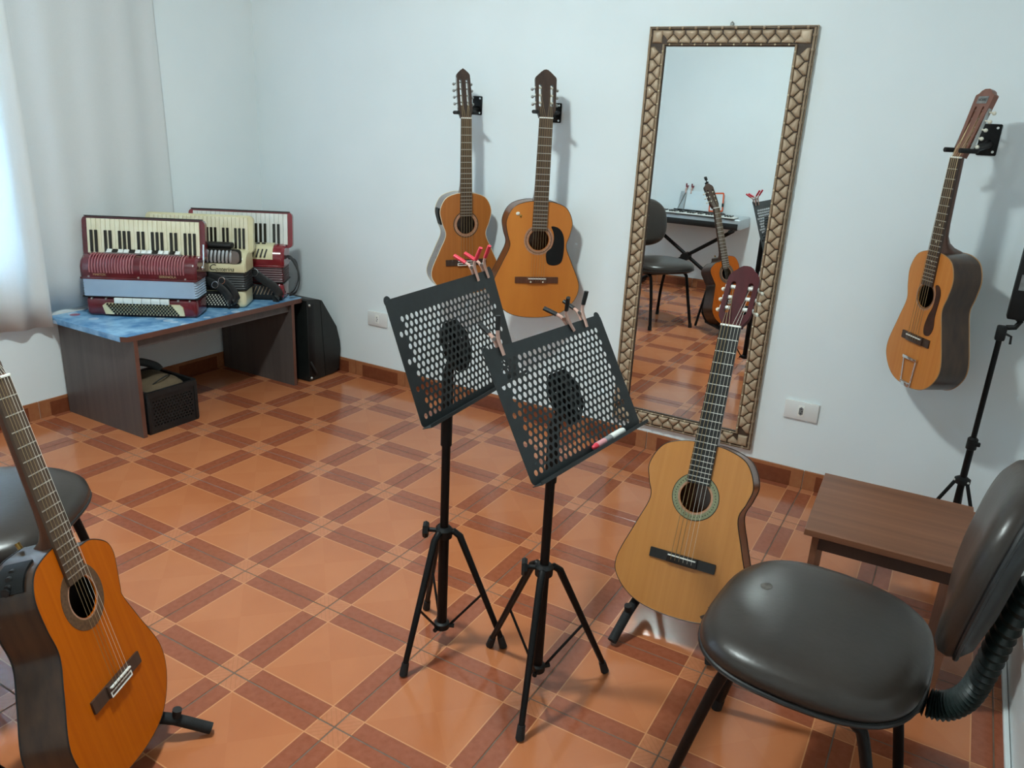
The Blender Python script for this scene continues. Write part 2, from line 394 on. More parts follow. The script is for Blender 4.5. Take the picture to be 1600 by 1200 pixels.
# door in the right wall: leaf with raised mouldings and casing
dr = struct(MB().box((XR + 0.022, (DY0 + DY1) / 2, DH / 2), (0.036, DY1 - DY0 - 0.004, DH - 0.004), bev=0.002).build('door_1', 'white_trim', smooth=0))
for (za, zb) in ((0.16, 0.95), (1.08, 1.93)):
    for (ya, yb) in ((DY0 + 0.12, (DY0 + DY1) / 2 - 0.05), ((DY0 + DY1) / 2 + 0.05, DY1 - 0.12)):
        MB(Mw).plate([(ya, za), (yb, za), (yb, zb), (ya, zb)], [[(ya + 0.03, za + 0.03), (yb - 0.03, za + 0.03), (yb - 0.03, zb - 0.03), (ya + 0.03, zb - 0.03)]], XR - 0.005, XR + 0.004).build('panel_moulding', 'white_trim', dr, smooth=0)
MB().cyl((XR + 0.03, DY0 + 0.10, 1.02), (XR - 0.02, DY0 + 0.10, 1.02), 0.009).cyl((XR - 0.018, DY0 + 0.10, 1.02), (XR - 0.018, DY0 + 0.21, 1.02), 0.008).build('handle', 'steel', dr)
casing = MB(Mw).plate([(DY0 - 0.05, 0), (DY0 + 0.045, 0), (DY0 + 0.045, DH - 0.03), (DY1 - 0.045, DH - 0.03), (DY1 - 0.045, 0), (DY1 + 0.05, 0), (DY1 + 0.05, DH + 0.06), (DY0 - 0.05, DH + 0.06)], [], XR - 0.014, XR + 0.03)
struct(casing.build('trim_1', 'white_trim', smooth=0))
struct(MB().box((XR - 0.004, (DY0 + DY1) / 2, 0.006), (0.012, DY1 - DY0 - 0.1, 0.012), bev=0.002).build('trim_2', 'white_trim', smooth=0))
# skirting tiles
def skirting(name, pts):
    base = None
    for n_, (a, b) in enumerate(pts):
        a, b = Vector(a), Vector(b); d = (b - a).normalized(); nrm_ = Vector((-d.y, d.x, 0)); L = (b - a).length
        if base is None:
            base = struct(MB().box(tuple((a + b) / 2 - nrm_ * 0.0015 + Vector((0, 0, 0.039))), (L, 0.003, 0.078), rot=Euler((0, 0, math.atan2(d.y, d.x)))).build(name, 'grout_l', smooth=0))
        first = math.floor(a.dot(d) / U) * U
        s = first
        while s < b.dot(d) - 0.005:
            s0, s1 = max(s, a.dot(d)) + 0.0015, min(s + U, b.dot(d)) - 0.0015
            if s1 - s0 > 0.01:
                mid = s + U / 2
                o = MB().box(((s0 + s1) / 2 - mid, 0.0, 0.04), (s1 - s0, 0.008, 0.08), bev=0.001, seg=1).build('tile', 'skirt', base)
                o.location = a + d * (mid - a.dot(d)) - nrm_ * 0.004
                o.rotation_euler = (0, 0, math.atan2(d.y, d.x))
            s += U
skirting('baseboard_back', [((XL, YB, 0), (XR, YB, 0))])
skirting('baseboard_left', [((XL, YF, 0), (XL, YB, 0))])
skirting('baseboard_front', [((XR, YF, 0), (XL, YF, 0))])
skirting('baseboard_right', [((XR, YB, 0), (XR, DY1 + 0.055, 0))])

# ceiling lamp
t = thing('ceiling_lamp', 'round white flush ceiling lamp glowing in the middle of the ceiling', 'lamp', loc=(LAMP_POS[0], LAMP_POS[1], H))
MB().lathe([(0.16, 0), (0.165, -0.01), (0.16, -0.03), (0.12, -0.032), (0.05, -0.03)], 32).build('lamp_base', 'white_trim', t)
MB().lathe([(0.115, -0.033), (0.115, -0.045), (0.10, -0.058), (0.05, -0.065), (0.0, -0.067)], 32).build('diffuser', 'lampglow', t)

# curtains
def curtain(y0, y1, z0, z1, x, amp, waves, ph, label, hem_wave=0.012):
    ny, nz = 90, 14; rows = []
    for j in range(nz + 1):
        v = j / nz; row = []
        for i in range(ny + 1):
            s = i / ny; y = y0 + (y1 - y0) * s
            w = math.sin(s * waves * 2 * math.pi + ph + 0.5 * math.sin(v * 3 + s * 5)) + 0.4 * math.sin(s * waves * 4.7 + 1.3 * ph)
            z = z0 + (z1 - z0) * v + (1 - v) * hem_wave * math.sin(s * 9 + ph)
            row.append((x + amp * w * (0.55 + 0.45 * (1 - v)), y + 0.01 * math.sin(v * 4 + s * 7), z))
        rows.append(row)
    m = MB(); m.loft([[Vector(p) for p in r_] for r_ in rows], caps=False, closed_ring=False)
    o = m.build('curtain', 'curtain', smooth=180); sm = o.modifiers.new('thick', 'SOLIDIFY'); sm.thickness = 0.0015
    tag(o, label, 'curtain', 'white curtains'); return o
curtain(-0.30, 0.425, 0.475, 2.445, XL + 0.010, 0.006, 4.2, 0.4, 'wide white curtain panel hanging behind the accordions beside the bench', 0.0)
curtain(-1.86, -0.262, 0.425, 2.445, XL + 0.045, 0.016, 12, 1.1, 'white curtain panel glowing with daylight at the left edge in front of the window')
rod = MB().cyl((XL + 0.03, -2.1, 2.462), (XL + 0.03, 0.5, 2.462), 0.011).ball((XL + 0.03, -2.12, 2.462), 0.02).ball((XL + 0.03, 0.52, 2.462), 0.02)
for y in (-1.9, -0.4, 0.4): rod.box((XL + 0.012, y, 2.47), (0.024, 0.016, 0.02))
tag(rod.build('curtain_rod', 'alu'), 'metal curtain rod carrying both white curtains above the window', 'curtain rod')

# ------------------------------------------------------------------ bench
BZ = 0.455
t = thing('bench', 'low dark laminate bench with blue flowered cover holding three accordions', 'bench', loc=(-1.07, 0.29, 0))
def lb(x, y, z): return (x + 1.07, y - 0.29, z)
top = [(-1.335, -0.25), (-0.83, -0.25), (-0.805, -0.235), (-0.797, -0.21), (-0.797, 0.735), (-0.805, 0.75), (-1.335, 0.755)]
MB().plate([lb(x, y, 0)[:2] for x, y in top], [], BZ - 0.022, BZ - 0.0005).build('bench_top', 'bench_edge', t, label='reddish brown edge')
cov = [(-1.335, -0.252), (-0.83, -0.252), (-0.803, -0.237), (-0.801, -0.21), (-0.801, 0.735), (-0.807, 0.75), (-1.335, 0.757)]
MB().plate([lb(x, y, 0)[:2] for x, y in cov], [], BZ - 0.0005, BZ + 0.0015).build('cover', 'cover', t, label='blue flowered adhesive cover')
MB().box(lb(-1.083, -0.2515, BZ - 0.011), (0.505, 0.0014, 0.023)).build('cover_edge', 'cover', t)
for y in (-0.205, 0.678):
    pr_ = [(-1.33, 0.0), (-1.2, 0.0), (-0.80, 0.0), (-0.80, BZ - 0.0225), (-1.33, BZ - 0.0225)]
    p = MB(); Mp = Matrix(((1, 0, 0, 1.07), (0, 0, 1, y - 0.29), (0, 1, 0, 0), (0, 0, 0, 1)))
    p.plate([(a, b) for a, b in pr_], [], -0.009, 0.009, Mp); sp_ = p.build('side_panel', 'bench', t, smooth=0)
    MB().box(lb(-0.7992, y, (BZ - 0.0225) / 2), (0.0016, 0.018, BZ - 0.023)).build('edge_band', 'bench_edge', sp_, smooth=0)
MB().box(lb(-0.825, 0.237, BZ - 0.042), (0.016, 0.86, 0.036)).build('apron', 'bench', t, smooth=0)

# ------------------------------------------------------------------ accordions
def buckle(p, M, r=0.014):
    m = MB(M); m.tube([(r * math.cos(a), 0, 1.15 * r * math.sin(a)) for a in [2 * math.pi * i / 16 for i in range(16)]], 0.0022, 6, closed=True); return m.build('buckle', 'chrome', p)
def strap(t, pts, w=0.022, th=0.0028, m='leather', upv=None):
    P = catmull(pts, 8, False)
    return MB().tube(P, w, 10, flat=th, upv=upv).build('strap', m, t)
def accordion(o, rz, w, body, keyc, label, style):
    t = thing('accordion', label, 'accordion', loc=o, rz=rz, group='accordions on the bench')
    d = 0.155; h = w / 2
    def slab(z0, z1, dy0, dy1, ww, bev): return MB().box((0, (dy0 + dy1) / 2, (z0 + z1) / 2), (ww, dy1 - dy0, z1 - z0), bev=bev, seg=4)
    bass_m = {'maroon': 'maroon', 'cream': 'cream', 'red': 'red'}[style]
    bel_m = {'maroon': 'bellow_blue', 'cream': 'bellow_black', 'red': 'bellow_red'}[style]
    slab(0.0, 0.088, 0.004, d, w - 0.02, 0.02).build('bass_body', bass_m, t)
    # bellows: pleats as a zigzag sleeve
    rings = []
    for i in range(15):
        z = 0.088 + (0.168 - 0.088) * i / 14; k = 0.0 if i % 2 else 0.0045
        rings.append([Vector((x, y + d / 2, z)) for x, y in rrect(w - 0.012 - k, d - 0.004 - k, 0.012, 3)])
    bl = MB().loft(rings).build('bellows', bel_m, t, smooth=20)
    if style == 'maroon':
        fr = MB().box((0, 0.0015, 0.128), (w - 0.03, 0.002, 0.076)); fr.build('bellows_front', 'bellow_blue', bl)
    MB().box((0, d / 2, 0.0885), (w - 0.006, d, 0.006), bev=0.001).build('lower_rim', 'blackp', t)
    MB().box((0, d / 2, 0.1705), (w - 0.004, d + 0.002, 0.009), bev=0.002).build('upper_rim', {'maroon': 'maroon', 'cream': 'ink', 'red': 'red'}[style], t)
    # treble box: rounded front profile extruded along x
    prof = [(0.002, 0.174), (0.0, 0.20), (0.002, 0.225), (0.014, 0.25), (0.038, 0.266), (0.09, 0.27), (0.135, 0.27), (0.150, 0.25), (0.152, 0.174)]
    ww = w * 0.5 - 0.002
    tb = MB(); rings = []
    for x in (-ww, -ww + 0.006, -ww + 0.016, 0, ww - 0.016, ww - 0.006, ww):
        k = {0: 0.88, 1: 0.96}.get(0 if abs(x) > ww - 0.001 else (1 if abs(x) > ww - 0.007 else 2), 1.0)
        rings.append([Vector((x, 0.076 + (y - 0.076) * k, 0.174 + (z - 0.174) * k)) for y, z in prof])
    tb.loft(rings); tb.build('treble_body', bass_m, t)
    # keyboard block: tilted slab set back
    kt = R(-8); kb = Matrix.Translation((0, 0.098, 0.262)) @ Matrix.Rotation(kt, 4, 'X')
    kh = 0.155; kw = w + (0.03 if style != 'red' else 0.05)
    blk = MB(kb); blk.plate(rrect(kw, kh + 0.022, 0.022, 5, 0, kh / 2 - 0.002), [], -0.03, 0.0, Matrix(((1, 0, 0, 0), (0, 0, -1, 0), (0, 1, 0, 0), (0, 0, 0, 1))))
    kbo = blk.build('keyboard_block', {'maroon': 'maroon', 'cream': 'cream', 'red': 'red'}[style], t)
    nw = 24 if style != 'red' else 21
    x0, x1 = -kw / 2 + 0.024, kw / 2 - 0.022
    p = (x1 - x0) / nw
    for i in range(nw):
        MB(kb).box((x0 + p * (i + 0.5), -0.005, kh / 2 + 0.001), (p - 0.0011, 0.010, kh - 0.004), bev=0.0012, seg=1).build('white_key', keyc, kbo)
    pat = [1, 1, 0, 1, 1, 0, 1]
    for i in range(nw - 1):
        if pat[i % 7]:
            MB(kb).box((x0 + p * (i + 1), -0.0135, kh * 0.36), (p * 0.56, 0.010, kh * 0.62), bev=0.0014, seg=1).build('black_key', 'bkey', kbo)
    if style != 'cream':
        MB(kb).box((0, 0.008, kh + 0.010), (kw - 0.03, 0.040, 0.004), bev=0.001).build('top_rim', 'ink', kbo)
    return t, kb, kw, kh, ww
RZ = math.atan2(0.563, 0.826)
# 1: maroon
t, kb, kw, kh, ww = accordion((-1.030, -0.002, BZ + 0.0015), RZ, 0.500, 'maroon', 'ivory', 'maroon accordion with pink ribbed grille and silver bellows, nearest on the bench', 'maroon')
pl = MB().plate([(-0.155, 0.012), (0.185, 0.012), (0.18, 0.05), (0.165, 0.062), (-0.15, 0.062), (-0.165, 0.05)], [], -0.003, 0.006, Matrix(((1, 0, 0, 0), (0, 0, -1, 0), (0, 1, 0, 0), (0, 0, 0, 1)))).build('button_panel', 'cream', t, label='cream bass button panel')
b_ = MB()
for r_ in range(6):
    for c in range(20):
        b_.cyl((-0.142 + c * 0.0142 + r_ * 0.0062, -0.0055, 0.058 - r_ * 0.0083), (-0.142 + c * 0.0142 + r_ * 0.0062, -0.010, 0.058 - r_ * 0.0083), 0.0049, n=6)
b_.build('bass_button', 'bkey', pl, kind='stuff')
for k in range(6):
    MB().box((-0.093 + k * 0.0395, -0.0045, 0.0745), (0.0375, 0.012, 0.024), bev=0.002).build('bass_register', 'ivory_w', t)
rb = MB()
for side, cnt, xs in ((-1, 16, -0.205), (1, 16, 0.012)):
    for k in range(cnt):
        x = xs + k * 0.0121
        P = [(x, 0.0, 0.196), (x, -0.0005, 0.21), (x, 0.001, 0.226), (x, 0.013, 0.2515), (x, 0.037, 0.268), (x, 0.07, 0.271)]
        rb.tube(P, 0.0028, 6)
rb.build('grille_rib', 'rib', t, kind='stuff')
for k in range(13):
    MB(Matrix.Translation((-0.14 + k * 0.0245, 0.068, 0.281)) @ Matrix.Rotation(R(35), 4, 'X')).box((0, 0, 0), (0.0215, 0.022, 0.007), bev=0.002).build('register_switch', 'bkey' if k in (1, 4, 8, 11) else 'ivory_w', t)
MB().box((0.007, 0.06, 0.274), (0.335, 0.008, 0.006)).build('switch_rail', 'steel', t)
Ml = Matrix(((1, 0, 0, 0), (0, 0, -1, 0), (0, 1, 0, 0), (0, 0, 0, 1)))
lettering('MARTOX', 0.013, 'gold', t, Matrix.Translation((-0.165, 0.0, 0.187)) @ Ml, ext=0.0012)
lettering('SERENOLA', 0.015, 'gold', t, Matrix.Translation((0.125, 0.0, 0.186)) @ Ml, ext=0.0012)
MB().tube([(ww + 0.014, 0.055, 0.225), (ww + 0.016, 0.07, 0.26), (ww + 0.014, 0.09, 0.32)], 0.0035, 8).ball((ww + 0.012, 0.054, 0.222), 0.009).build('strap_bracket', 'chrome', t)
for x in (-0.21, 0.0, 0.20):
    MB().cyl((x, -0.003, 0.179), (x, 0.004, 0.179), 0.004, n=10).build('stud', 'screw', t)
for x in (-0.21, -0.15, 0.16, 0.21):
    MB().cyl((x, 0.0, 0.080), (x, 0.008, 0.080), 0.004, n=10).build('stud', 'screw', t)
# 2: cream
t, kb, kw, kh, ww = accordion((-1.010, 0.280, BZ + 0.0015), RZ, 0.465, 'cream', 'ivory', 'cream accordion with chrome ribbed grille and black bellows, middle one on the bench', 'cream')
gr = MB().plate(rrect(0.36, 0.066, 0.015, 5, 0.035, 0.249), [], -0.004, 0.004, Ml).build('grille_frame', 'ink', t, label='black grille opening')
for k in range(17):
    x = -0.115 + k * 0.0175
    MB().tube([(x, -0.004, 0.221), (x, -0.010, 0.230), (x + 0.002, -0.0105, 0.25), (x + 0.004, -0.005, 0.268), (x + 0.006, 0.004, 0.276)], 0.0062, 8).build('grille_rib', 'alu', gr)
MB().plate(rrect(0.05, 0.058, 0.02, 6, 0.182, 0.246), [], 0.004, 0.010, Ml).build('grille_end', 'steel', gr)
MB().box((0.02, 0.040, 0.292), (0.30, 0.06, 0.028), bev=0.012, seg=3).build('register_cover', 'blackp', t, label='black register cover')
MB().box((0.0, -0.001, 0.193), (0.455, 0.005, 0.040), bev=0.002).build('name_strip', 'cream', t)
lettering('C', 0.056, 'ink', t, Matrix.Translation((0.078, -0.0042, 0.194)) @ Ml @ Matrix.Diagonal((0.75, 0.72, 1, 1)), shear=0.25, ext=0.0008)
lettering('onterina', 0.031, 'ink', t, Matrix.Translation((0.135, -0.0042, 0.1865)) @ Ml @ Matrix.Diagonal((0.82, 0.9, 1, 1)), shear=0.25, ext=0.0008)
pl = MB().box((0.0, -0.002, 0.042), (0.36, 0.012, 0.075), bev=0.003).build('button_panel', 'blackp', t, label='black bass button panel')
for nm, mm, c0, c1 in (('bass_button', 'pearl', 0, 20),):
    b_ = MB()
    for r_ in range(6):
        for c in range(c0, c1): b_.cyl((-0.15 + c * 0.0148 + r_ * 0.005, -0.007, 0.064 - r_ * 0.0092), (-0.15 + c * 0.0148 + r_ * 0.005, -0.0115, 0.064 - r_ * 0.0092), 0.0036, n=6)
    b_.build(nm, mm, pl, kind='stuff')
MB().box((0.0, 0.02, 0.010), (0.38, 0.055, 0.02), bev=0.006).build('foot_rail', 'blackp', t)
s1 = strap(t, [(0.06, -0.012, 0.158), (0.12, -0.024, 0.142), (0.165, -0.03, 0.11), (0.185, -0.028, 0.06), (0.18, -0.018, 0.028)], 0.019, upv=(0.35, 0, 0.9))
buckle(s1, Matrix.Translation((0.125, -0.029, 0.138)) @ Matrix.Rotation(R(35), 4, 'Y'))
s2 = strap(t, [(0.04, -0.016, 0.135), (0.08, -0.026, 0.125), (0.13, -0.036, 0.095), (0.16, -0.038, 0.05), (0.155, -0.024, 0.02)], 0.019, upv=(0.35, 0, 0.9))
buckle(s2, Matrix.Translation((0.095, -0.034, 0.118)) @ Matrix.Rotation(R(35), 4, 'Y'))
# 3: red
t, kb, kw, kh, ww = accordion((-1.002, 0.520, BZ + 0.0015), RZ, 0.455, 'red', 'ivory_w', 'red accordion with cream slotted grille and dangling black straps, farthest on the bench', 'red')
gp = MB(); gp.loft([[Vector((x, y - 0.003, z)) for y, z in ((0.002, 0.205), (0.004, 0.228), (0.016, 0.254), (0.040, 0.271), (0.08, 0.276), (0.08, 0.270), (0.042, 0.264), (0.02, 0.249), (0.008, 0.226), (0.006, 0.205))] for x in (-0.20, 0.14, 0.172)])
gpo = gp.build('grille_panel', 'cream', t, label='cream slotted grille panel')
for k in range(16):
    x = -0.16 + k * 0.0195
    MB().tube([(x, -0.001, 0.214), (x + 0.004, 0.002, 0.228), (x + 0.011, 0.0135, 0.2525)], 0.0045, 6).build('slot', 'ink', gpo)
for k in range(10):
    MB(Matrix.Translation((-0.13 + k * 0.028, 0.05, 0.276)) @ Matrix.Rotation(R(20), 4, 'X')).box((0, 0, 0), (0.018, 0.010, 0.004), bev=0.001).build('register_switch', 'ink', t)
pl = MB().box((0.015, -0.001, 0.050), (0.36, 0.012, 0.06), bev=0.003).build('button_panel', 'leather', t, label='brown bass panel with pale slats')
for k in range(18):
    MB(Matrix.Translation((-0.13 + k * 0.0175, -0.008, 0.05)) @ Matrix.Rotation(R(25), 4, 'Y')).box((0, 0, 0), (0.004, 0.003, 0.046)).build('slat', 'bead', pl)
MB().box((0.0, 0.03, 0.012), (0.42, 0.07, 0.024), bev=0.008).build('foot_rail', 'blackp', t)
s1 = strap(t, [(0.0, -0.012, 0.20), (0.06, -0.03, 0.165), (0.12, -0.04, 0.12), (0.185, -0.045, 0.075), (0.205, -0.04, 0.03), (0.17, -0.025, 0.018)], 0.022, upv=(0.5, 0, 0.8))
buckle(s1, Matrix.Translation((0.09, -0.043, 0.145)) @ Matrix.Rotation(R(40), 4, 'Y'), 0.017)
strap(t, [(ww, 0.06, 0.215), (ww + 0.03, 0.045, 0.205), (ww + 0.06, 0.04, 0.15), (ww + 0.065, 0.045, 0.09), (ww + 0.045, 0.05, 0.035), (ww + 0.012, 0.05, 0.018)], 0.017, upv=(0, 1, 0.2))
strap(t, [(ww + 0.005, 0.09, 0.20), (ww + 0.04, 0.10, 0.18), (ww + 0.05, 0.10, 0.10), (ww + 0.03, 0.10, 0.04), (ww + 0.005, 0.10, 0.015)], 0.014, upv=(0, 1, 0.2))

# accordion case leaning behind the bench
t = thing('accordion_case', 'black hard accordion case standing in the corner past the bench end', 'case', loc=(-0.98, 0.87, 0))
prof = [(-0.112, 0.004), (0.075, 0.004), (0.118, 0.02), (0.134, 0.13), (0.130, 0.18), (0.108, 0.262), (0.0, 0.425), (-0.03, 0.436), (-0.10, 0.446), (-0.112, 0.44)]
Mc = Matrix(((0, 0, 1, 0), (1, 0, 0, 0), (0, 1, 0, 0), (0, 0, 0, 1)))
def seam(z): return 0.012 - 0.06 * z
def clip_seam(P, gap, low):
    o = []; g_ = lambda p: p[0] - seam(p[1]) - gap
    for i in range(len(P)):
        a, b = P[i], P[(i + 1) % len(P)]; ia, ib = (g_(a) < 0) == low, (g_(b) < 0) == low
        if ia: o.append(a)
        if ia != ib:
            k = g_(a) / (g_(a) - g_(b)); o.append((a[0] + k * (b[0] - a[0]), a[1] + k * (b[1] - a[1])))
    return o
MB().plate(clip_seam(prof, -0.003, True), [], -0.24, 0.2, Mc).build('case_body', 'case', t, smooth=0)
MB().plate(clip_seam(prof, 0.003, False), [], -0.24, 0.198, Mc).build('case_lid', 'case', t, smooth=0)
MB().plate([(p[0] * 0.97, p[1] * 0.97 + 0.006) for p in prof], [], -0.235, 0.19, Mc).build('case_gasket', 'ink', t, smooth=0)
MB().box((0.1985, -0.085, 0.22), (0.006, 0.045, 0.40), bev=0.002).build('edge_cover', 'blackp', t)
for (y, z) in ((-0.098, 0.02), (-0.098, 0.415)):
    MB().ball((0.203, y, z), 0.007).build('corner_stud', 'screw', t)
MB().tube([(0.20, -0.10, 0.11), (0.212, -0.09, 0.08), (0.212, -0.07, 0.045), (0.20, -0.06, 0.03)], 0.006, 8).build('strap', 'leather', t)

# plastic crate under the bench
t = thing('plastic_crate', 'black plastic mesh crate on the floor under the bench', 'crate', loc=(-0.955, -0.052, 0))
cw, cd, ch = 0.252, 0.30, 0.19     # along y, along x, height
def crate_wall(length, M):
    hs = []; n = int((length - 0.05) / 0.0155)
    for r_ in range(9):
        for c in range(n):
            x = -length / 2 + 0.03 + c * 0.0155 + (0.0077 if r_ % 2 else 0); z = 0.035 + r_ * 0.0135
            if x < length / 2 - 0.028: hs.append([(x - 0.0052, z), (x, z - 0.0052), (x + 0.0052, z), (x, z + 0.0052)])
    return MB(M).plate([(-length / 2, 0.0), (length / 2, 0.0), (length / 2, ch), (-length / 2, ch)], hs, -0.002, 0.002)
crate_wall(cw, Matrix(((0, 0, 1, cd / 2 - 0.003), (1, 0, 0, 0), (0, 1, 0, 0), (0, 0, 0, 1)))).build('mesh_side', 'crate', t, smooth=0)
crate_wall(cw, Matrix(((0, 0, 1, -cd / 2 + 0.003), (1, 0, 0, 0), (0, 1, 0, 0), (0, 0, 0, 1)))).build('mesh_side', 'crate', t, smooth=0)
for s in (-1, 1):
    crate_wall(cd - 0.012, Matrix(((1, 0, 0, 0), (0, 0, -1, s * (cw / 2 - 0.003)), (0, 1, 0, 0), (0, 0, 0, 1)))).build('mesh_side', 'crate', t, smooth=0)
MB().box((0, 0, 0.004), (cd - 0.01, cw - 0.01, 0.006)).build('crate_floor', 'crate', t, smooth=0)
MB().plate(rrect(cd + 0.012, cw + 0.012, 0.02), [rrect(cd - 0.02, cw - 0.02, 0.015)], ch - 0.022, ch + 0.002).build('rim', 'crate', t)
for sx in (-1, 1):
    for sy in (-1, 1):
        MB().box((sx * (cd / 2 - 0.006), sy * (cw / 2 - 0.006), ch / 2), (0.018, 0.018, ch - 0.012), bev=0.004).build('corner_post', 'crate', t)
# bag in the crate
t = thing('cloth_bag', 'folded brown canvas bag with black strap lying in the black crate', 'bag', loc=(-0.955, -0.052, 0.0))
rings = []
for i, (k, z) in enumerate(((0.9, 0.012), (1.0, 0.05), (1.0, 0.15), (0.98, 0.178), (0.8, 0.198), (0.4, 0.212), (0.05, 0.214))):
    rings.append([Vector((x * k, y * k, z + 0.05 * max(0, -x) * (z > 0.16) + 0.004 * math.sin(9 * y + 7 * x))) for x, y in supell(cd / 2 - 0.022, cw / 2 - 0.022, 5, 40)])
MB().loft(rings).build('bag_body', 'bagcloth', t, smooth=80)
MB().tube(catmull([(-0.10, -0.105, 0.20), (-0.09, -0.06, 0.245), (-0.095, 0.02, 0.25), (-0.07, 0.08, 0.225), (-0.06, 0.10, 0.20)], 6, False), 0.018, 8, flat=0.004).build('strap', 'leather', t)
MB().tube(catmull([(0.09, -0.05, 0.20), (0.10, -0.02, 0.218), (0.085, 0.03, 0.222), (0.06, 0.06, 0.212)], 6, False), 0.003, 6).build('cord', 'leather', t)

# ------------------------------------------------------------------ outlets, mirror
def outlet(x, z, w, h, sock_x, lab, rec='print_grey'):
    t = thing('power_outlet', lab, 'outlet', loc=(x, YB, z), group='wall power outlets')
    MB().box((0, -0.005, 0), (w, 0.010, h), bev=0.003).build('face_plate', 'outlet', t)
    MB().box((sock_x, -0.0108, 0), (0.024, 0.0025, h * 0.62), bev=0.001).build('socket_module', 'white', t)
    MB().plate([(sock_x + a, b) for a, b in ((-0.008, -0.012), (0.0, -0.018), (0.008, -0.012), (0.008, 0.012), (0.0, 0.018), (-0.008, 0.012))], [], 0.0115, 0.0125, Ml).build('socket_recess', rec, t)
    for dz in (-0.009, 0.009):
        MB().cyl((sock_x, -0.0124, dz), (sock_x, -0.0135, dz), 0.0025, n=10).build('pin_hole', 'ink', t)
    MB().cyl((sock_x + 0.004, -0.0124, 0), (sock_x + 0.004, -0.0135, 0), 0.0025, n=10).build('pin_hole', 'ink', t)
outlet(1.647, 0.329, 0.130, 0.076, 0.0, 'white outlet plate on the wall right of the tall mirror')
outlet(-0.525, 0.340, 0.130, 0.076, 0.0, 'white outlet plate on the wall left of the music stands', 'outlet')

mx0, mx1, mz0, mz1, FWd = 0.852, 1.474, 0.118, 1.742, 0.068
MW_, MH_ = mx1 - mx0, mz1 - mz0
t = thing('wall_mirror', 'tall mirror in a woven bronze frame hung on the back wall', 'mirror', M=Matrix(((1, 0, 0, (mx0 + mx1) / 2), (0, 0, -1, YB - 0.001), (0, 1, 0, mz0), (0, 0, 0, 1))))
# local: x right, y up, z out of the wall
MB().box((0, MH_ / 2, 0.010), (MW_ - 2 * FWd + 0.01, MH_ - 2 * FWd + 0.01, 0.004)).build('mirror_glass', 'mirror', t, smooth=0)
fr = MB().plate([(-MW_ / 2, 0), (MW_ / 2, 0), (MW_ / 2, MH_), (-MW_ / 2, MH_)], [[(-MW_ / 2 + FWd, FWd), (MW_ / 2 - FWd, FWd), (MW_ / 2 - FWd, MH_ - FWd), (-MW_ / 2 + FWd, MH_ - FWd)]], 0.0, 0.018).build('frame', 'weave_dark', t, smooth=0)
side = MB().plate([(-MW_ / 2 - 0.003, -0.003), (MW_ / 2 + 0.003, -0.003), (MW_ / 2 + 0.003, MH_ + 0.003), (-MW_ / 2 - 0.003, MH_ + 0.003)], [[(-MW_ / 2, 0), (MW_ / 2, 0), (MW_ / 2, MH_), (-MW_ / 2, MH_)]], 0.0, 0.016); side.build('frame_side', 'bead', t, smooth=0)
pitch_w = 0.0475
def weave_piece_mesh(kind):
    a, b = pitch_w, FWd * 0.345
    if kind == 0: P = [(-a * 0.5, b), (a * 0.5, b), (a * 0.53, b * 0.42), (a * 0.06, -b * 0.55), (-a * 0.47, b * 0.42)]
    else: P = [(-a * 0.5, -b), (a * 0.5, -b), (a * 0.56, -b * 0.55), (a * 0.03, b * 0.42), (-a * 0.44, -b * 0.55)]
    cx, cy = sum(p[0] for p in P) / 5, sum(p[1] for p in P) / 5
    P = [(cx + (x - cx) * 0.91, cy + (y - cy) * 0.91) for x, y in P]
    m = MB(); q = lambda k, z: [Vector((cx + (x - cx) * k, cy + (y - cy) * k, z)) for x, y in P]
    m.loft([q(1.0, 0.0), q(0.97, 0.005), q(0.72, 0.0095), q(0.25, 0.0115)])
    o = m.build('weave_piece', 'weave', fr, smooth=50); return o
protos = [weave_piece_mesh(0), weave_piece_mesh(1)]; used = [False, False]
def put_piece(k, M):
    o = protos[k]
    if used[k]: o = o.copy(); COL.objects.link(o)
    used[k] = True; o.parent = fr; o.matrix_local = M @ Matrix.Rotation(R(random.uniform(-2.5, 2.5)), 4, 'Z')
def frame_side(p0, ang, L, n):
    base = Matrix.Translation((p0[0], p0[1], 0.017)) @ Matrix.Rotation(ang, 4, 'Z')
    for i in range(n):
        x = (i + 0.5) * L / n
        if n == 13 and i in (0, n - 1): continue
        put_piece(0, base @ Matrix.Translation((x, 0, 0)))
        if i < n - 1: put_piece(1, base @ Matrix.Translation((x + 0.5 * L / n, 0, 0)))
for cx_, cy_ in ((-1, 0), (1, 0), (-1, 1), (1, 1)):
    x_, y_ = cx_ * (MW_ / 2 - FWd / 2), (MH_ - FWd / 2 if cy_ else FWd / 2)
    m = MB(); q_ = lambda k, z: [Vector((x_ + a * k, y_ + b * k, z)) for a, b in ((-0.020, -0.023), (0.020, -0.023), (0.020, 0.023), (-0.020, 0.023))]
    m.loft([q_(1.0, 0.017), q_(0.97, 0.022), q_(0.7, 0.0265), q_(0.2, 0.028)]); m.build('weave_piece', 'weave', fr, smooth=50)
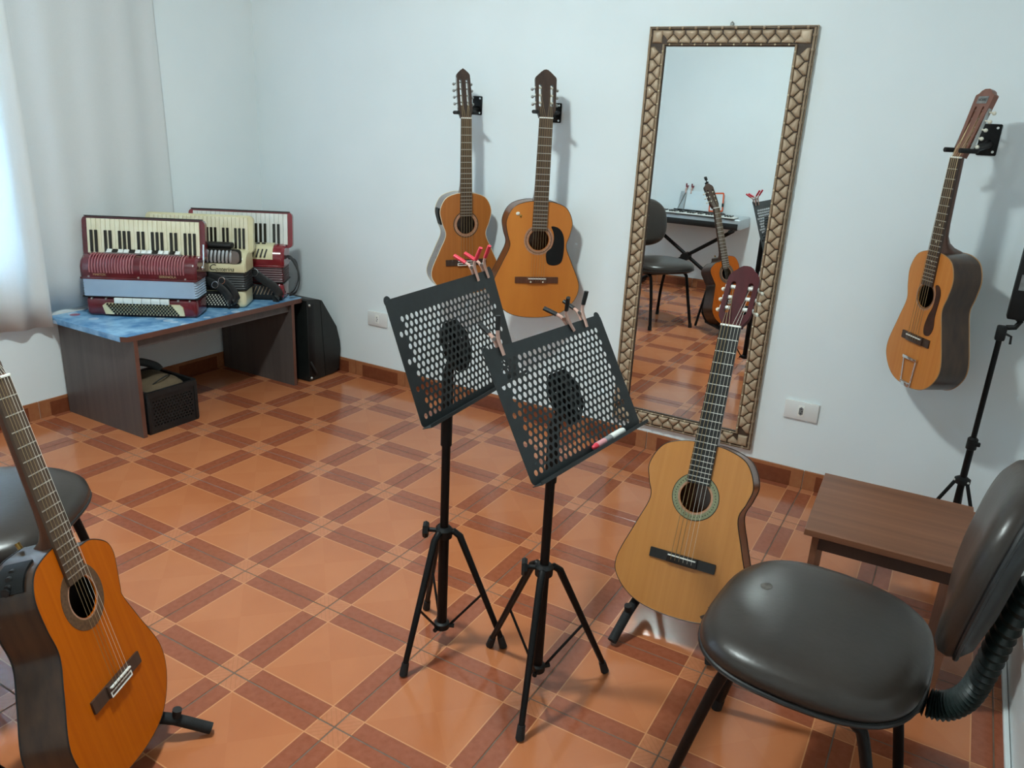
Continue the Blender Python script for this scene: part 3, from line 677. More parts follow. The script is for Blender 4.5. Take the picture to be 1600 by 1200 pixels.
# y local of each side points outward
frame_side((-MW_ / 2, MH_ - FWd / 2), 0, MW_, 13)
frame_side((MW_ / 2, FWd / 2), math.pi, MW_, 13)
frame_side((MW_ / 2 - FWd / 2, MH_ - FWd), -math.pi / 2, MH_ - 2 * FWd, 31)
frame_side((-MW_ / 2 + FWd / 2, FWd), math.pi / 2, MH_ - 2 * FWd, 31)
for (inset, rr, nm) in ((0.005, 0.0042, 'outer_beading'), (FWd - 0.006, 0.0048, 'inner_beading')):
    bd = MB(); c = [(-MW_ / 2 + inset, inset), (MW_ / 2 - inset, inset), (MW_ / 2 - inset, MH_ - inset), (-MW_ / 2 + inset, MH_ - inset)]
    bd.tube([(x, y, 0.021) for x, y in c], rr, 8, closed=True, upv=(0, 0, 1)); bdo = bd.build(nm, 'bead', t)
    st = MB()
    for q in range(4):
        a, b = Vector(c[q] + (0.023,)), Vector(c[(q + 1) % 4] + (0.023,)); L = (b - a).length; n = int(L / pitch_w)
        for i in range(n):
            p = a + (b - a) * ((i + 0.5) / n)
            if nm == 'inner_beading': st.ball(p + Vector((0, 0, 0.003)), 0.0038, 8)
            else:
                dd = (b - a).normalized(); st.tube([p - dd * 0.004 + Vector((0, 0, -0.001)), p + dd * 0.004 + Vector((0, 0, -0.001))], 0.0058, 8)
    st.build('stud', 'stud' if nm == 'inner_beading' else 'bead', bdo, kind='stuff')
MB().tube([(0, MH_ + 0.0, 0.012), (0, MH_ + 0.012, 0.012), (0.004, MH_ + 0.017, 0.009), (0.008, MH_ + 0.012, 0.004), (0.006, MH_ + 0.004, 0.003)], 0.0028, 8).build('hanging_hook', 'steel', t)

# ------------------------------------------------------------------ guitars
def guitar_outline(g):
    u, w, l, b0, b1, bu, bw, bl = (g[k] for k in ('u', 'w', 'l', 'b0', 'b1', 'bu', 'bw', 'bl'))
    Rt = [(0.40 * u, b0 + 3), (0.80 * u, b0 + 0.32 * (bu - b0)), (u, bu), ((u + w) / 2 + 3, (bu + bw) / 2), (w, bw), (w + (l - w) * 0.42, bw + (bl - bw) * 0.42), (l, bl), (0.90 * l, bl + 0.5 * (b1 - bl)), (0.55 * l, b1 - 0.11 * (b1 - bl))]
    Lf = [(-x, b) for x, b in reversed(Rt)]
    if g.get('cut'):
        Rt = [(24, b0 + 1), (31, b0 + 18), (44, b0 + 30), (80, b0 + 32), (114, b0 + 47), (137, b0 + 66), (143, b0 + 93), (134, b0 + 128), (w + 2, bw - 18)] + Rt[4:]
        P = [(0, b0)] + Rt + [(0, b1)] + Lf
    else: P = [(0, b0)] + Rt + [(0, b1)] + Lf
    y0 = g['b1']
    return [(x / 1000, (y0 - b) / 1000) for x, b in catmull(P, 6)]
def guitar(g, M, label):
    t = thing('guitar', label, 'guitar', M=M, group='guitars')
    b1 = g['b1']; Y = lambda b: (b1 - b) / 1000; dep = g.get('depth', 96) / 1000
    ol = guitar_outline(g); hb, hr = g['hole'], g['hr'] / 1000; hy = Y(hb)
    hole = circ(0, hy, hr, 32)
    MB().plate(ol, [hole], -0.003, 0.0).build('soundboard', g['top_m'], t)
    m = MB(); ins = lambda k: [Vector((x, y, -dep * k)) for x, y in ol]
    n = len(ol); m._add(ins(0.02) + ins(0.98), [(i, (i + 1) % n, n + (i + 1) % n, n + i) for i in range(n)]); m.build('body_side', g['side_m'], t)
    MB().plate(ol, [], -dep, -dep + 0.003).build('back_plate', g['side_m'], t)
    MB().tube([(x, y, -0.0012) for x, y in ol], 0.0017, 6, closed=True, upv=(0, 0, 1)).build('binding', g.get('bind', 'binding_b'), t)
    MB().tube([(x, y, -dep + 0.001) for x, y in ol], 0.0017, 6, closed=True, upv=(0, 0, 1)).build('back_binding', g.get('bind2', g.get('bind', 'binding_b')), t)
    for (ra, rb_, mm) in g['rings']:
        ro = MB().plate(circ(0, hy, rb_ / 1000, 48), [circ(0, hy, ra / 1000, 48)], -0.0005, 0.0006).build('rosette', mm, t)
    if g.get('rose_dots'):
        rd = MB(); rr_ = g['rose_dots'] / 1000
        for k in range(44): 
            a = 2 * math.pi * k / 44; rd.cyl((rr_ * math.cos(a), hy + rr_ * math.sin(a), 0.0005), (rr_ * math.cos(a), hy + rr_ * math.sin(a), 0.0009), 0.0016, n=6)
        rd.build('rosette_dots', 'ink', t, kind='stuff')
    # neck, fingerboard
    nw, ew = g['nw'] / 2000, g['ew'] / 2000; be = hb - hr * 1000 * 0.86
    hwf = lambda b: nw + (ew - nw) * b / be
    rings = []; b0 = g['b0'] + (20 if g.get('cut') else 0)
    for b, dp, k in [(-8, 19, 1.0), (30, 20, 1), (120, 21, 1), (b0 - 95, 23, 1), (b0 - 55, 27, 1.0), (b0 - 32, 42, 0.8), (b0 - 16, 64, 0.62), (b0 - 3, dep * 950, 0.52), (b0 + 4, dep * 960, 0.5)]:
        h_ = hwf(max(b, 0)); ring = []
        for i in range(11):
            a = math.pi * i / 10; c, s_ = math.cos(a), math.sin(a)
            x = h_ * c * (1 if s_ < 0.3 else (1 - (1 - k) * min(1, (s_ - 0.3) / 0.5))); ring.append(Vector((x, Y(b), -dp / 1000 * s_ ** 0.8 if s_ > 1e-6 else 0)))
        rings.append(ring)
    MB().loft(rings).build('neck', g['neck_m'], t, smooth=60)
    ft = 0.006
    MB().plate([(-nw, Y(0)), (-ew, Y(be)), (ew, Y(be)), (nw, Y(0))], [], 0.0002, ft).build('fingerboard', g['fb_m'], t, smooth=0)
    S = g['scale']
    for k in range(1, 20):
        b = S * (1 - 2 ** (-k / 12))
        if b > be - 3: break
        MB().box((0, Y(b), ft + 0.0002), (2 * hwf(b) - 0.001, 0.0022, 0.0016)).build('fret', 'fretm', t, smooth=0)
    for b in g.get('dots', ()):
        MB().cyl((0, Y(b), ft), (0, Y(b), ft + 0.0003), 0.0035, n=12).build('fret_marker', 'pearl', t)
    MB().box((0, Y(-2.5), 0.0035), (2 * nw, 0.005, 0.011), bev=0.001).build('nut', 'white', t)
    # bridge
    bs = S; bw2 = g.get('bridge_w', 190) / 2000; bm_ = g['bridge_m']
    br = MB().plate(rrect(2 * bw2, 0.027, 0.002, 2, 0, Y(bs) - 0.004), [], 0.0, 0.0045).box((0, Y(bs) - 0.004, 0.006), (0.086, 0.027, 0.008), bev=0.0015).build('bridge', bm_, t)
    MB().box((0, Y(bs) + 0.003, 0.0115), (0.078, 0.003, 0.006)).build('saddle', 'white', br)
    if g.get('tie') == 'bone':
        MB().plate(rrect(0.083, 0.012, 0.001, 1, 0, Y(bs) - 0.0115), [rrect(0.077, 0.006, 0.001, 1, 0, Y(bs) - 0.0115)], 0.010, 0.0108).build('tie_block_edge', 'white', br)
    if g.get('tie') == 'dots':
        for x in (-0.027, 0.027): MB().cyl((x, Y(bs) - 0.011, 0.010), (x, Y(bs) - 0.011, 0.0112), 0.0035, n=12).build('bridge_dot', 'pearl', br)
    # headstock (tilted back)
    ha = R(g.get('ha', 14)); Mh = Matrix.Translation((0, Y(-4), -0.0005)) @ Matrix.Rotation(-ha, 4, 'X')
    HS = g['head']; right = [(w_ / 2000, tt / 1000) for tt, w_ in HS]
    olh = right + [(-x, y) for x, y in reversed(right) if x > 0.0001]
    s0, s1, sx, sw = g['slot']
    slots = [rrect(sw / 1000, (s1 - s0) / 1000, sw / 2100, 5, sgn * sx / 1000, (s0 + s1) / 2000) for sgn in (-1, 1)]
    hd = MB(Mh).plate(olh, slots, -0.017, 0.0).build('headstock', g['head_m'], t, smooth=30)
    nt = g['tuners']; tops = []
    for sgn in (-1, 1):
        for k in range(nt):
            tt = (s0 + (s1 - s0) * (k + 0.5) / nt) / 1000 + 0.002
            hw = max(right[i][0] + (right[i + 1][0] - right[i][0]) * (tt - right[i][1]) / max(1e-6, right[i + 1][1] - right[i][1]) if right[i][1] <= tt <= right[i + 1][1] else 0 for i in range(len(right) - 1))
            tops.append((sgn, sgn * sx / 1000, tt))
            tn = MB(Mh); tn.cyl((sgn * (sx - sw / 2 - 1) / 1000, tt, -0.008), (sgn * (hw + 0.002), tt, -0.008), g.get('roll_r', 0.0042), n=10)
            to = tn.build('tuner', g['roll_m'], hd)
            bt = MB(Mh); bt.cyl((sgn * (hw + 0.001), tt - 0.004, -0.010), (sgn * (hw + 0.007), tt - 0.004, -0.018), 0.0026, n=8).ball((sgn * (hw + 0.0095), tt - 0.004, -0.022), (0.0065, 0.0062, 0.006), 10)
            bt.build('tuner_button', g['btn_m'], to)
        hw = right[-2][0] * 0.98
        MB(Mh).box((sgn * (g.get('plate_x', hw * 1000) / 1000), (s0 + s1) / 2000, -0.009), (0.0025, (s1 - s0 + 14) / 1000, 0.012), bev=0.0008).build('tuner_plate', 'steel', hd)
    # strings
    ns = g.get('strings', 6); sp = g.get('spread', 58) / 2000
    for k in range(ns):
        f = k / (ns - 1) * 2 - 1
        if g.get('courses'): f = ((k // 2) / (ns // 2 - 1) * 2 - 1) + (0.035 if k % 2 else -0.035)
        xs, xn = f * sp, f * (nw - 0.005)
        side = -1 if k < ns / 2 else 1; cand = [p for p in tops if p[0] == side]
        p = cand[(k if side < 0 else ns - 1 - k) % len(cand)]
        hp = Mh @ Vector((p[1], p[2], -0.004)); pm = 'string_m' if (k < ns / 2 or g.get('metal')) else 'string_n'
        MB().tube([tuple(hp), (xn, Y(-2.5), 0.0095), (xs, Y(bs) + 0.003, 0.0148), (xs, Y(bs) - 0.009, 0.0108)], (g.get('sr', 0.00042) if k < ns / 2 or g.get('metal') else 0.00035), 5).build('string', pm, t)
    g['Y'] = Y; g['Mh'] = Mh; g['ol'] = ol; g['t'] = t; g['hd'] = hd; g['dep'] = dep
    return t
def strip_on_side(g, ba, bb, side, za, zb, name, m, off=0.002, th=0.003):
    """slightly proud panel following the body side between two stations"""
    Y = g['Y']; pts = [p for p in g['ol'] if (p[0] < 0) == (side < 0) and Y(bb) <= p[1] <= Y(ba)]
    pts.sort(key=lambda p: -p[1]); mm = MB(); rings = []
    for i, p in enumerate(pts):
        a, b = pts[max(i - 1, 0)], pts[min(i + 1, len(pts) - 1)]; tx, ty = b[0] - a[0], b[1] - a[1]; L = math.hypot(tx, ty); nx, ny = ty / L, -tx / L
        if nx * side < 0: nx, ny = -nx, -ny
        rings.append([Vector((p[0] + nx * (off + th * q), p[1] + ny * (off + th * q), z)) for q, z in ((-1, za), (1, za), (1, zb), (-1, zb))])
    return mm.loft(rings).build(name, m, g['t']), pts
def gframe(nut, n, down, b1):
    n = Vector(n).normalized(); b = Vector(down); b = (b - n * b.dot(n)).normalized(); up_ = -b; r = up_.cross(n)
    o = Vector(nut) + b * (b1 / 1000)
    return basis(o, r, up_, n)

CH = [(0, 54), (10, 60), (26, 72), (150, 78), (158, 74), (166, 60), (172, 40), (180, 26), (186, 0)]
top1 = wood('cedar_top_brown', 'a05e28', 'b06c32', 'y', 0.35, coat=0.1, fine=70, spec=0.35)
top2 = wood('spruce_top_honey', 'bc6c2a', 'd28437', 'y', 0.35, coat=0.1, fine=9, spec=0.35)
top3 = wood('spruce_top_orange', 'b96d2d', 'c7813d', 'y', 0.33, coat=0.15, fine=60, spec=0.35)
top4 = wood('spruce_top_tan', 'b2753a', 'bf8244', 'y', 0.33, coat=0.1, fine=60, spec=0.35)
top5 = wood('cedar_top_amber', 'ac4f03', 'bf6007', 'y', 0.38, coat=0.0, fine=80, spec=0.15)
side_dk = wood('rosewood_side', '2a1a13', '46301f', 'y', 0.3, coat=0.15, fine=45)
side_md = wood('mahogany_side', '5e3218', '784521', 'y', 0.3, coat=0.2, fine=45)
side_gr = wood('grey_brown_side', '5e4f4a', '776763', 'y', 0.25, coat=0.5, fine=45)
head4 = wood('maroon_headstock', '350a0f', '4b1218', 'y', 0.5, coat=0.0, spec=0.12)
head3 = wood('red_brown_headstock', '6d4434', '85574a', 'y', 0.35)
ros_tan = mat('tan_rosette', '9c7058', 0.4, col2='b58a70', scale=120); ros_dk = mat('dark_rosette', '4b3524', 0.4, col2='6a4d35', scale=150)
ros_gn = mat('green_grey_rosette', '70765a', 0.45, col2='8b8e6c', scale=160)
NUT1 = (0.122, YB - 0.192, 1.370); NUT2 = (0.516, YB - 0.205, 1.387)
# wall guitar 1 (small body with preamp, ten tuners on a narrow head)
n1 = (math.sin(R(50)), -math.cos(R(50)), 0.0); r1 = (math.cos(R(50)), math.sin(R(50)), 0)
dn1 = Vector((0, 0, -1)) + Vector(r1) * 0.030
G1 = dict(scale=615, b0=312, b1=765, u=118, bu=388, w=93, bw=495, l=160, bl=655, hole=449, hr=42, rings=[(43, 54, ros_tan), (54, 59, ros_dk)], nw=46, ew=56, top_m=top1, side_m=side_gr, bind='binding_c', neck_m='mahog', fb_m='brownboard', bridge_m='rosewood', tie='bone', head_m='rosewood', head=[(0, 46), (14, 54), (30, 62), (120, 62), (165, 58), (178, 58), (185, 50), (196, 26), (205, 0)], slot=(50, 160, 14.5, 11), tuners=4, roll_m='steel', btn_m='steel', strings=10, courses=True, spread=54, metal=True, depth=92, roll_r=0.003, plate_x=30)
g = guitar(G1, gframe(NUT1, n1, dn1, G1['b1']), 'small brown guitar with narrow dark head, left of the two hanging side by side')
strip_on_side(G1, 372, 455, -1, -0.02, -0.072, 'preamp', 'blackp')
# wall guitar 2
n2 = (math.sin(R(42)), -math.cos(R(42)), 0.0)
G2 = dict(scale=655, b0=328, b1=825, u=142, bu=410, w=123, bw=515, l=192, bl=682, hole=488, hr=44, rings=[(46, 54, ros_tan), (54, 57, ros_dk), (57, 64, ros_tan)], nw=56, ew=64, top_m=top2, side_m=side_md, bind='binding_b', neck_m='mahog', fb_m='brownboard', bridge_m='mahog', tie='dots', head_m='rosewood', head=[(0, 56), (8, 60), (30, 80), (150, 88), (158, 84), (168, 62), (178, 40), (186, 18), (188, 0)], slot=(42, 130, 24, 12), tuners=3, roll_m='pearl', btn_m='steel', strings=6, depth=98, metal=True, sr=0.0005)
g = guitar(G2, gframe(NUT2, n2, (0, 0, -1), G2['b1']), 'honey coloured guitar with black teardrop pickguard, right of the two hanging side by side')
Y = G2['Y']
pg = catmull([(0.052, Y(430)), (0.085, Y(437)), (0.108, Y(470)), (0.113, Y(530)), (0.105, Y(580)), (0.075, Y(595)), (0.045, Y(588)), (0.036, Y(560)), (0.038, Y(538)), (0.058, Y(518)), (0.066, Y(485)), (0.062, Y(455))], 5)
MB().plate(pg, [], 0.0002, 0.0016).build('pickguard', 'blackp', G2['t'], label='black teardrop pickguard')
MB().ball((-0.096, Y(380), 0.001), (0.009, 0.008, 0.003), 10).build('sticker', 'pearl', G2['t']); MB().ball((-0.083, Y(390), 0.001), (0.005, 0.007, 0.002), 8).build('sticker', 'brass', G2['t'])
# wall guitar 3 (right)
n3 = (-math.sin(R(53)), -math.cos(R(53)), 0.0)
G3 = dict(scale=592, b0=299, b1=765, u=114, bu=372, w=95, bw=478, l=150, bl=650, hole=446, hr=40, rings=[(41, 44, ros_dk), (45, 49, ros_tan)], nw=48, ew=58, top_m=top3, side_m=side_dk, bind='binding_t', bind2='binding_t', neck_m='mahog', fb_m='rosewood', bridge_m='rosewood', bridge_w=150, head_m=head3, head=[(0, 48), (14, 52), (30, 60), (190, 84), (194, 80), (198, 60), (206, 46), (212, 20), (212, 0)], slot=(28, 158, 17, 8), tuners=5, roll_m='steel', btn_m='pearl', strings=10, courses=True, spread=52, metal=True, depth=102, ha=14, plate_x=38, dots=(210, 265, 330))
g = guitar(G3, gframe((1.997, YB - 0.2, 1.331), n3, (0, 0, -1), G3['b1']), 'orange guitar with brown pickguard and metal tailpiece hanging alone on the right wall bracket')
Y = G3['Y']
pg = catmull([(0.040, Y(404)), (0.058, Y(402)), (0.074, Y(430)), (0.070, Y(500)), (0.075, Y(540)), (0.062, Y(568)), (0.036, Y(570)), (0.028, Y(545)), (0.036, Y(505)), (0.050, Y(470)), (0.050, Y(430))], 5)
MB().plate(pg, [], 0.0002, 0.0016).build('pickguard', mat('tortoise_plate', '2a150d', 0.3, col2='452318', scale=40), G3['t'], label='dark brown pickguard')
tp = MB(); 
for a, b in (((-0.034, 668), (-0.026, 760)), ((0.034, 668), (0.026, 760)), ((-0.036, 668), (0.036, 668)), ((-0.026, 752), (0.026, 752))):
    tp.cyl((a[0], Y(a[1]), 0.007), (b[0], Y(b[1]), 0.004), 0.0028, n=8)
tp.box((0, Y(666), 0.008), (0.075, 0.010, 0.005), bev=0.001).box((0, Y(758), 0.003), (0.045, 0.018, 0.005), bev=0.001); tp.build('tailpiece', 'chrome', G3['t'])
Mh = G3['Mh']; MB(Mh).box((0.0, 0.178, 0.0008), (0.046, 0.022, 0.0012), bev=0.0003).build('head_label', 'print_grey', G3['hd'])
lettering('NOBRE', 0.012, 'ink', G3['hd'], Mh @ Matrix.Translation((0, 0.178, 0.0016)), ext=0.0002)
# guitar 4 on floor stand
n4 = (0.0, -math.cos(R(20)), math.sin(R(20)))
G4 = dict(scale=656, b0=331, b1=820, u=146, bu=416, w=124, bw=512, l=186, bl=705, hole=481, hr=43, rings=[(44, 49, ros_tan), (49, 64, ros_gn), (64, 66, 'ink')], rose_dots=56, nw=56, ew=64, top_m=top4, side_m=side_md, bind='binding_b', neck_m='mahog', fb_m='ebony', bridge_m='ebony', bridge_w=186, head_m=head4, head=[(0, 58), (6, 60), (24, 82), (40, 88), (140, 88), (150, 84), (162, 68), (168, 52), (176, 40), (182, 20), (183, 0)], slot=(36, 132, 24, 14), tuners=3, roll_m='white', btn_m='pearl', strings=6, depth=97, roll_r=0.0058, sr=0.0008)
M4 = gframe((1.562, 0.0, 0.865), n4, (0.02, -0.34, -0.94), G4['b1'])
g = guitar(G4, M4, 'tan guitar with green rosette and maroon headstock on a floor stand before the mirror')
MB(Matrix.Translation((0.098, G4['Y'](783), 0.0006)) @ Matrix.Rotation(R(38), 4, 'Z')).box((0, 0, 0), (0.045, 0.008, 0.0012)).box((0.012, 0.010, 0), (0.006, 0.016, 0.0012)).build('dark_mark', 'rosewood', G4['t'], label='dark brown mark by the lower edge')
# guitar 5 left foreground
n5 = Vector((0.815, 0.5, 0.285)); d5 = (0.30485, 0.0454, -0.9513)
G5 = dict(scale=655, b0=340, b1=828, u=124, bu=402, w=120, bw=525, l=184, bl=685, hole=462, hr=43, rings=[(43.5, 47, ros_tan), (47, 68, ros_dk)], nw=54, ew=64, top_m=top5, side_m=side_dk, bind='binding_b', neck_m='mahog', fb_m='brownboard', bridge_m='rosewood', bridge_w=188, tie='bone', head_m='rosewood', head=CH, slot=(36, 134, 22, 13), tuners=3, roll_m='pearl', btn_m='pearl', strings=6, depth=96, cut=True, sr=0.0005)
M5 = gframe((0.536, -1.387, 0.861), n5, d5, G5['b1'])
g = guitar(G5, M5, 'amber cutaway guitar with brown sides on a stand in the left foreground')
pre, _ = strip_on_side(G5, 345, 392, -1, -0.018, -0.075, 'preamp', 'blackp')
for k, (b, z) in enumerate(((352, -0.047), (360, -0.047), (369, -0.047), (381, -0.05))):
    pts = sorted(G5['ol'], key=lambda p: abs(p[1] - G5['Y'](b)) + (10 if p[0] > 0 else 0)); p = pts[0]
    MB(Matrix.Translation((p[0] - 0.005, p[1], z))).cyl((0.002, 0, 0), (-0.005, 0, 0), 0.006 if k < 3 else 0.008, n=12).build('control_knob', 'shell', pre)
MB().cyl((0, G5['Y'](335), -0.085), (0, G5['Y'](322), -0.088), 0.005, n=10).build('strap_button', 'brass', G5['t'])
# clip tuner on its head
t = thing('clip_tuner', 'small black tuner clipped to the top of the amber guitar headstock', 'tuner', M=M5 @ G5['Mh'] @ Matrix.Translation((0, 0.186, 0)))
MB().box((0, 0.004, -0.008), (0.016, 0.012, 0.026), bev=0.003).build('clip', 'blackp', t)
MB().cyl((0, 0.008, -0.006), (0, 0.024, -0.004), 0.004, n=10).build('stem', 'blackp', t)
MB().box((0, 0.034, -0.002), (0.022, 0.026, 0.010), bev=0.003).build('display', 'blackp', t)

# wall hangers
def hanger(plate, G, M, label, hw_=0.05, hh_=0.08):
    t = thing('guitar_hanger', label, 'hanger', loc=(plate[0], YB, plate[2]), group='guitar wall hangers')
    MB().box((0, -0.003, 0), (hw_, 0.006, hh_), bev=0.004).build('wall_plate', 'black', t)
    for dz in (-hh_ * 0.38, hh_ * 0.38): MB().cyl((hw_ * 0.3, -0.005, dz), (hw_ * 0.3, -0.008, dz), 0.0042, n=10).build('screw', 'screw', t)
    W0 = Matrix.Translation((-plate[0], -YB, -plate[2])) @ M; Y = G['Y']
    c = W0 @ Vector((0, Y(-24), -0.036)); h = G.get('hook', 0.043)
    L = W0 @ Vector((-h, Y(-24), -0.036)); Rr = W0 @ Vector((h, Y(-24), -0.036)); L2 = W0 @ Vector((-h, Y(-24), 0.022)); R2 = W0 @ Vector((h, Y(-24), 0.022))
    MB().tube([(0, -0.006, -0.015), (0, -0.03, -0.016), tuple(c + Vector((0, 0.02, 0)))  , tuple(c)], [0.015, 0.012, 0.010, 0.009], 12).build('arm', 'black', t)
    MB().tube(catmull([tuple(L2), tuple(L.lerp(L2, 0.35)), tuple(L), tuple(c), tuple(Rr), tuple(Rr.lerp(R2, 0.35)), tuple(R2)], 4, False), 0.0075, 10).build('yoke', 'foam', t)
G1['hook'] = 0.040; G3['hook'] = 0.037
M1 = G1['t'].matrix_world.copy(); M2 = G2['t'].matrix_world.copy(); M3 = G3['t'].matrix_world.copy()
hanger((0.056, YB, 1.428), G1, M1, 'black wall hanger with square plate holding the small brown guitar')
hanger((0.456, YB, 1.412), G2, M2, 'black wall hanger holding the honey guitar with black pickguard')
hanger((2.074, YB, 1.392), G3, M3, 'black wall hanger with large plate holding the orange guitar at right', 0.06, 0.10)

# floor guitar stands (A-frame, padded rests)
def guitar_stand(M, G, label):
    t = thing('guitar_stand', label, 'guitar stand', M=Matrix.Translation((M.translation.x, M.translation.y, 0)), group='floor guitar stands')
    W0 = Matrix.Translation((-M.translation.x, -M.translation.y, 0)); n = M.to_3x3() @ Vector((0, 0, 1)); rr = M.to_3x3() @ Vector((1, 0, 0)); nh = Vector((n.x, n.y, 0)).normalized(); rh = Vector((rr.x, rr.y, 0)).normalized()
    O = Vector((0, 0, 0)); zb = M.translation.z; lat = G['lat']
    apex = -nh * 0.265 + Vector((0, 0, zb + 0.36))
    for s in (-1, 1):
        # body underside height at this lateral station
        bot = min(p[1] for p in G['ol'] if abs(p[0] - s * lat) < 0.018)
        hz = (M @ Vector((s * lat, bot, -0.05))).z - 0.0145
        back = rh * s * lat - nh * 0.17 + Vector((0, 0, hz + 0.015)); front = rh * s * lat + nh * 0.015 + Vector((0, 0, hz - 0.004)); foot = rh * s * (lat + 0.012) + nh * (G.get('right_foot', 0.088) if s > 0 else 0.088) + Vector((0, 0, 0.0135))
        MB().tube([tuple(back), tuple(back.lerp(front, 0.5)), tuple(front), tuple(foot)], [0.0132] * 4, 14).build('rest_arm', 'foam', t)
        MB().tube([tuple(front + Vector((0, 0, -0.004))), tuple(front + nh * 0.006 + Vector((0, 0, 0.028)))], [0.009, 0.0105], 12).build('rest_tip', 'rubber', t)
        MB().tube([tuple(apex + rh * s * 0.02), tuple(rh * s * (lat + 0.015) - nh * 0.26 + Vector((0, 0, 0.0105)))], 0.0095, 12).build('rear_leg', 'black', t)
        MB().tube([tuple(back + Vector((0, 0, 0.0))), tuple(back - nh * 0.05 + Vector((0, 0, 0.05))), tuple(apex + rh * s * 0.02)], 0.0085, 12).build('upright', 'black', t)
    MB().cyl(tuple(apex - rh * 0.035), tuple(apex + rh * 0.035), 0.014).build('hinge', 'rubber', t)
G4['lat'] = 0.118; G4['right_foot'] = 0.03; G5['lat'] = 0.12
guitar_stand(M4, G4, 'black floor stand with padded arms under the tan guitar by the mirror')
guitar_stand(M5, G5, 'black floor stand with padded arms under the amber cutaway guitar at left')

